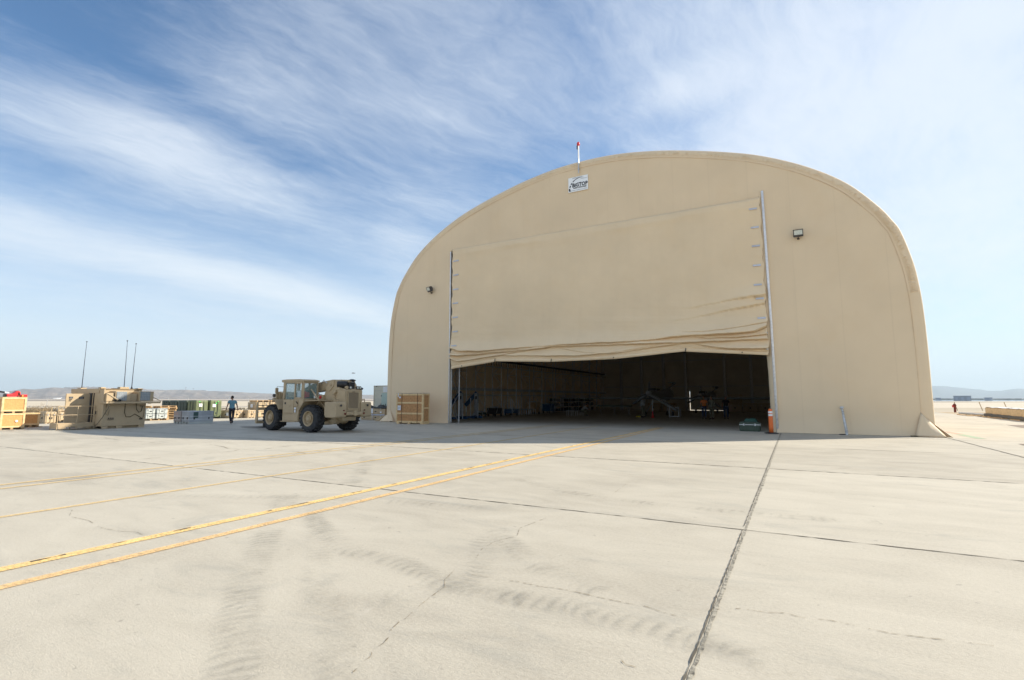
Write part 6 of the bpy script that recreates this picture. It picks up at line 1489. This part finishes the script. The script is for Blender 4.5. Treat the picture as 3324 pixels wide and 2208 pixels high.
cart('brown topped cart between the white stand and the dark blue cart', -24.1, 48.8, .9, 1.4, 1.2, m_pallet)
def leg_stand(label, x, y, w, l, h, n, rz=0):
    t = thing('leg_stand', label, 'stand', (x, y, 0), rz, 'white legged stands on the hangar floor')
    MB().bb(-w / 2, w / 2, -l / 2, l / 2, h - .05, h).build('top', m_galv, t)
    for i in range(n):
        for s in (-1, 1): MB().tube([(s * w * .45, -l / 2 + .05 + (l - .1) * i / (n - 1), 0), (s * w * .45, -l / 2 + .05 + (l - .1) * i / (n - 1), h - .05)], .028, 6).build('leg', m_white, t)
leg_stand('long white legged stand against the left hangar wall', -23.5, 46.2, .6, 2.6, .55, 6)
leg_stand('short white legged stand beside the hunched person', -18.3, 45.2, .5, 1.0, .5, 3, R(90))
for i, (x, y) in enumerate(((-24.2, 54.5), (-24.0, 56.4), (-23.8, 58.3), (-23.6, 60.2), (-23.5, 62.1), (-23.4, 64))):
    t = thing('equipment_rack', ['foremost', 'second', 'third', 'fourth', 'fifth', 'rearmost'][i] + ' tall dark rack of gear along the left hangar wall', 'rack', (x, y, 0), 0, 'tall dark racks along the left hangar wall')
    mb = MB()
    for sx in (-.4, .4):
        for sy in (-.8, .8): mb.bb(sx - .02, sx + .02, sy - .02, sy + .02, 0, 1.9)
    for z in (.15, .7, 1.25, 1.88): mb.bb(-.42, .42, -.82, .82, z - .015, z + .015)
    mb.build('frame', m_truss, t)
    for q in range(6): z = (.17, .72, 1.27)[q % 3]; y_ = -.5 + (q // 3) * .8; MB().bb(-.3, .3, y_ - .25, y_ + .25, z, z + random.uniform(.25, .45)).build('gear', random.choice((m_blk, m_dkgreen, m_mauve)), t, bevel=.03)
fr = thing('square_frame', 'white square tubular frame standing below the aircraft tail', 'frame', (-9.0, 45.2, 0), R(10))
mb = MB(); mb.bb(-.42, .42, -.03, .03, .06, .13); mb.bb(-.42, .42, -.03, .03, .82, .89); mb.bb(-.42, -.35, -.03, .03, .13, .82); mb.bb(.35, .42, -.03, .03, .13, .82); mb.build('frame', m_white, fr)
mb = MB(); mb.bb(-.40, -.34, .0, .6, 0, .06); mb.bb(.34, .40, .0, .6, 0, .06); mb.bb(.5, .56, .4, .45, .1, .7); mb.build('foot', m_lgrey, fr)
sp = thing('support_post', 'slim white support post on a red base below the aircraft', 'post', (-10.45, 43.7, 0))
MB().lathe([(.16, 0), (.10, .08), (.05, .5), (.04, .55), (0, .56)], 14).build('base', m_red, sp); MB().tube([(0, 0, .5), (0, 0, 1.5)], .035, 8).build('pole', m_white, sp)
MB().prism([(-.22, 0), (.22, 0), (.14, .12), (-.14, .12)], 'y', -.07, .07).build('wheel_chock', M('chock_yellow', (.65, .55, .05), .6), None, loc=(-11.9, 44.6, 0))
tag(bpy.data.objects['wheel_chock'], 'yellow wheel chock on the hangar floor under the aircraft tail', 'chock')
G8 = 'cases along the back of the hangar'
for i, (x, y, z) in enumerate(((-6.3, 68.5, 0), (-6.3, 68.5, 1.05), (-4.6, 68.3, 0), (-3.0, 68.6, 0), (-13.6, 66, 0), (-15.6, 66.3, 0))):
    case(['tan case at the bottom of the stack near the hangar back wall', 'tan case on top of the stack near the hangar back wall', 'tan case just right of the stack by the back wall', 'rightmost tan case by the hangar back wall', 'tan case left of the daylight slit in the back wall', 'leftmost tan case by the hangar back wall'][i], x - .75, x + .75, y - .5, y + .5, 1.04, z=z, group=G8)
t = thing('work_platform', 'dark low work platform under the left wing of the aircraft', 'platform', (-15.2, 48.4, 0)); MB().bb(-1.6, 1.6, -.5, .5, .82, .95).build('top', m_dkgreen, t)
for sx in (-1.4, 0, 1.4):
    MB().tube([(sx, -.4, 0), (sx, .4, .82)], .03, 6).build('leg', m_galv, t); MB().tube([(sx, .4, 0), (sx, -.4, .82)], .03, 6).build('leg', m_galv, t)
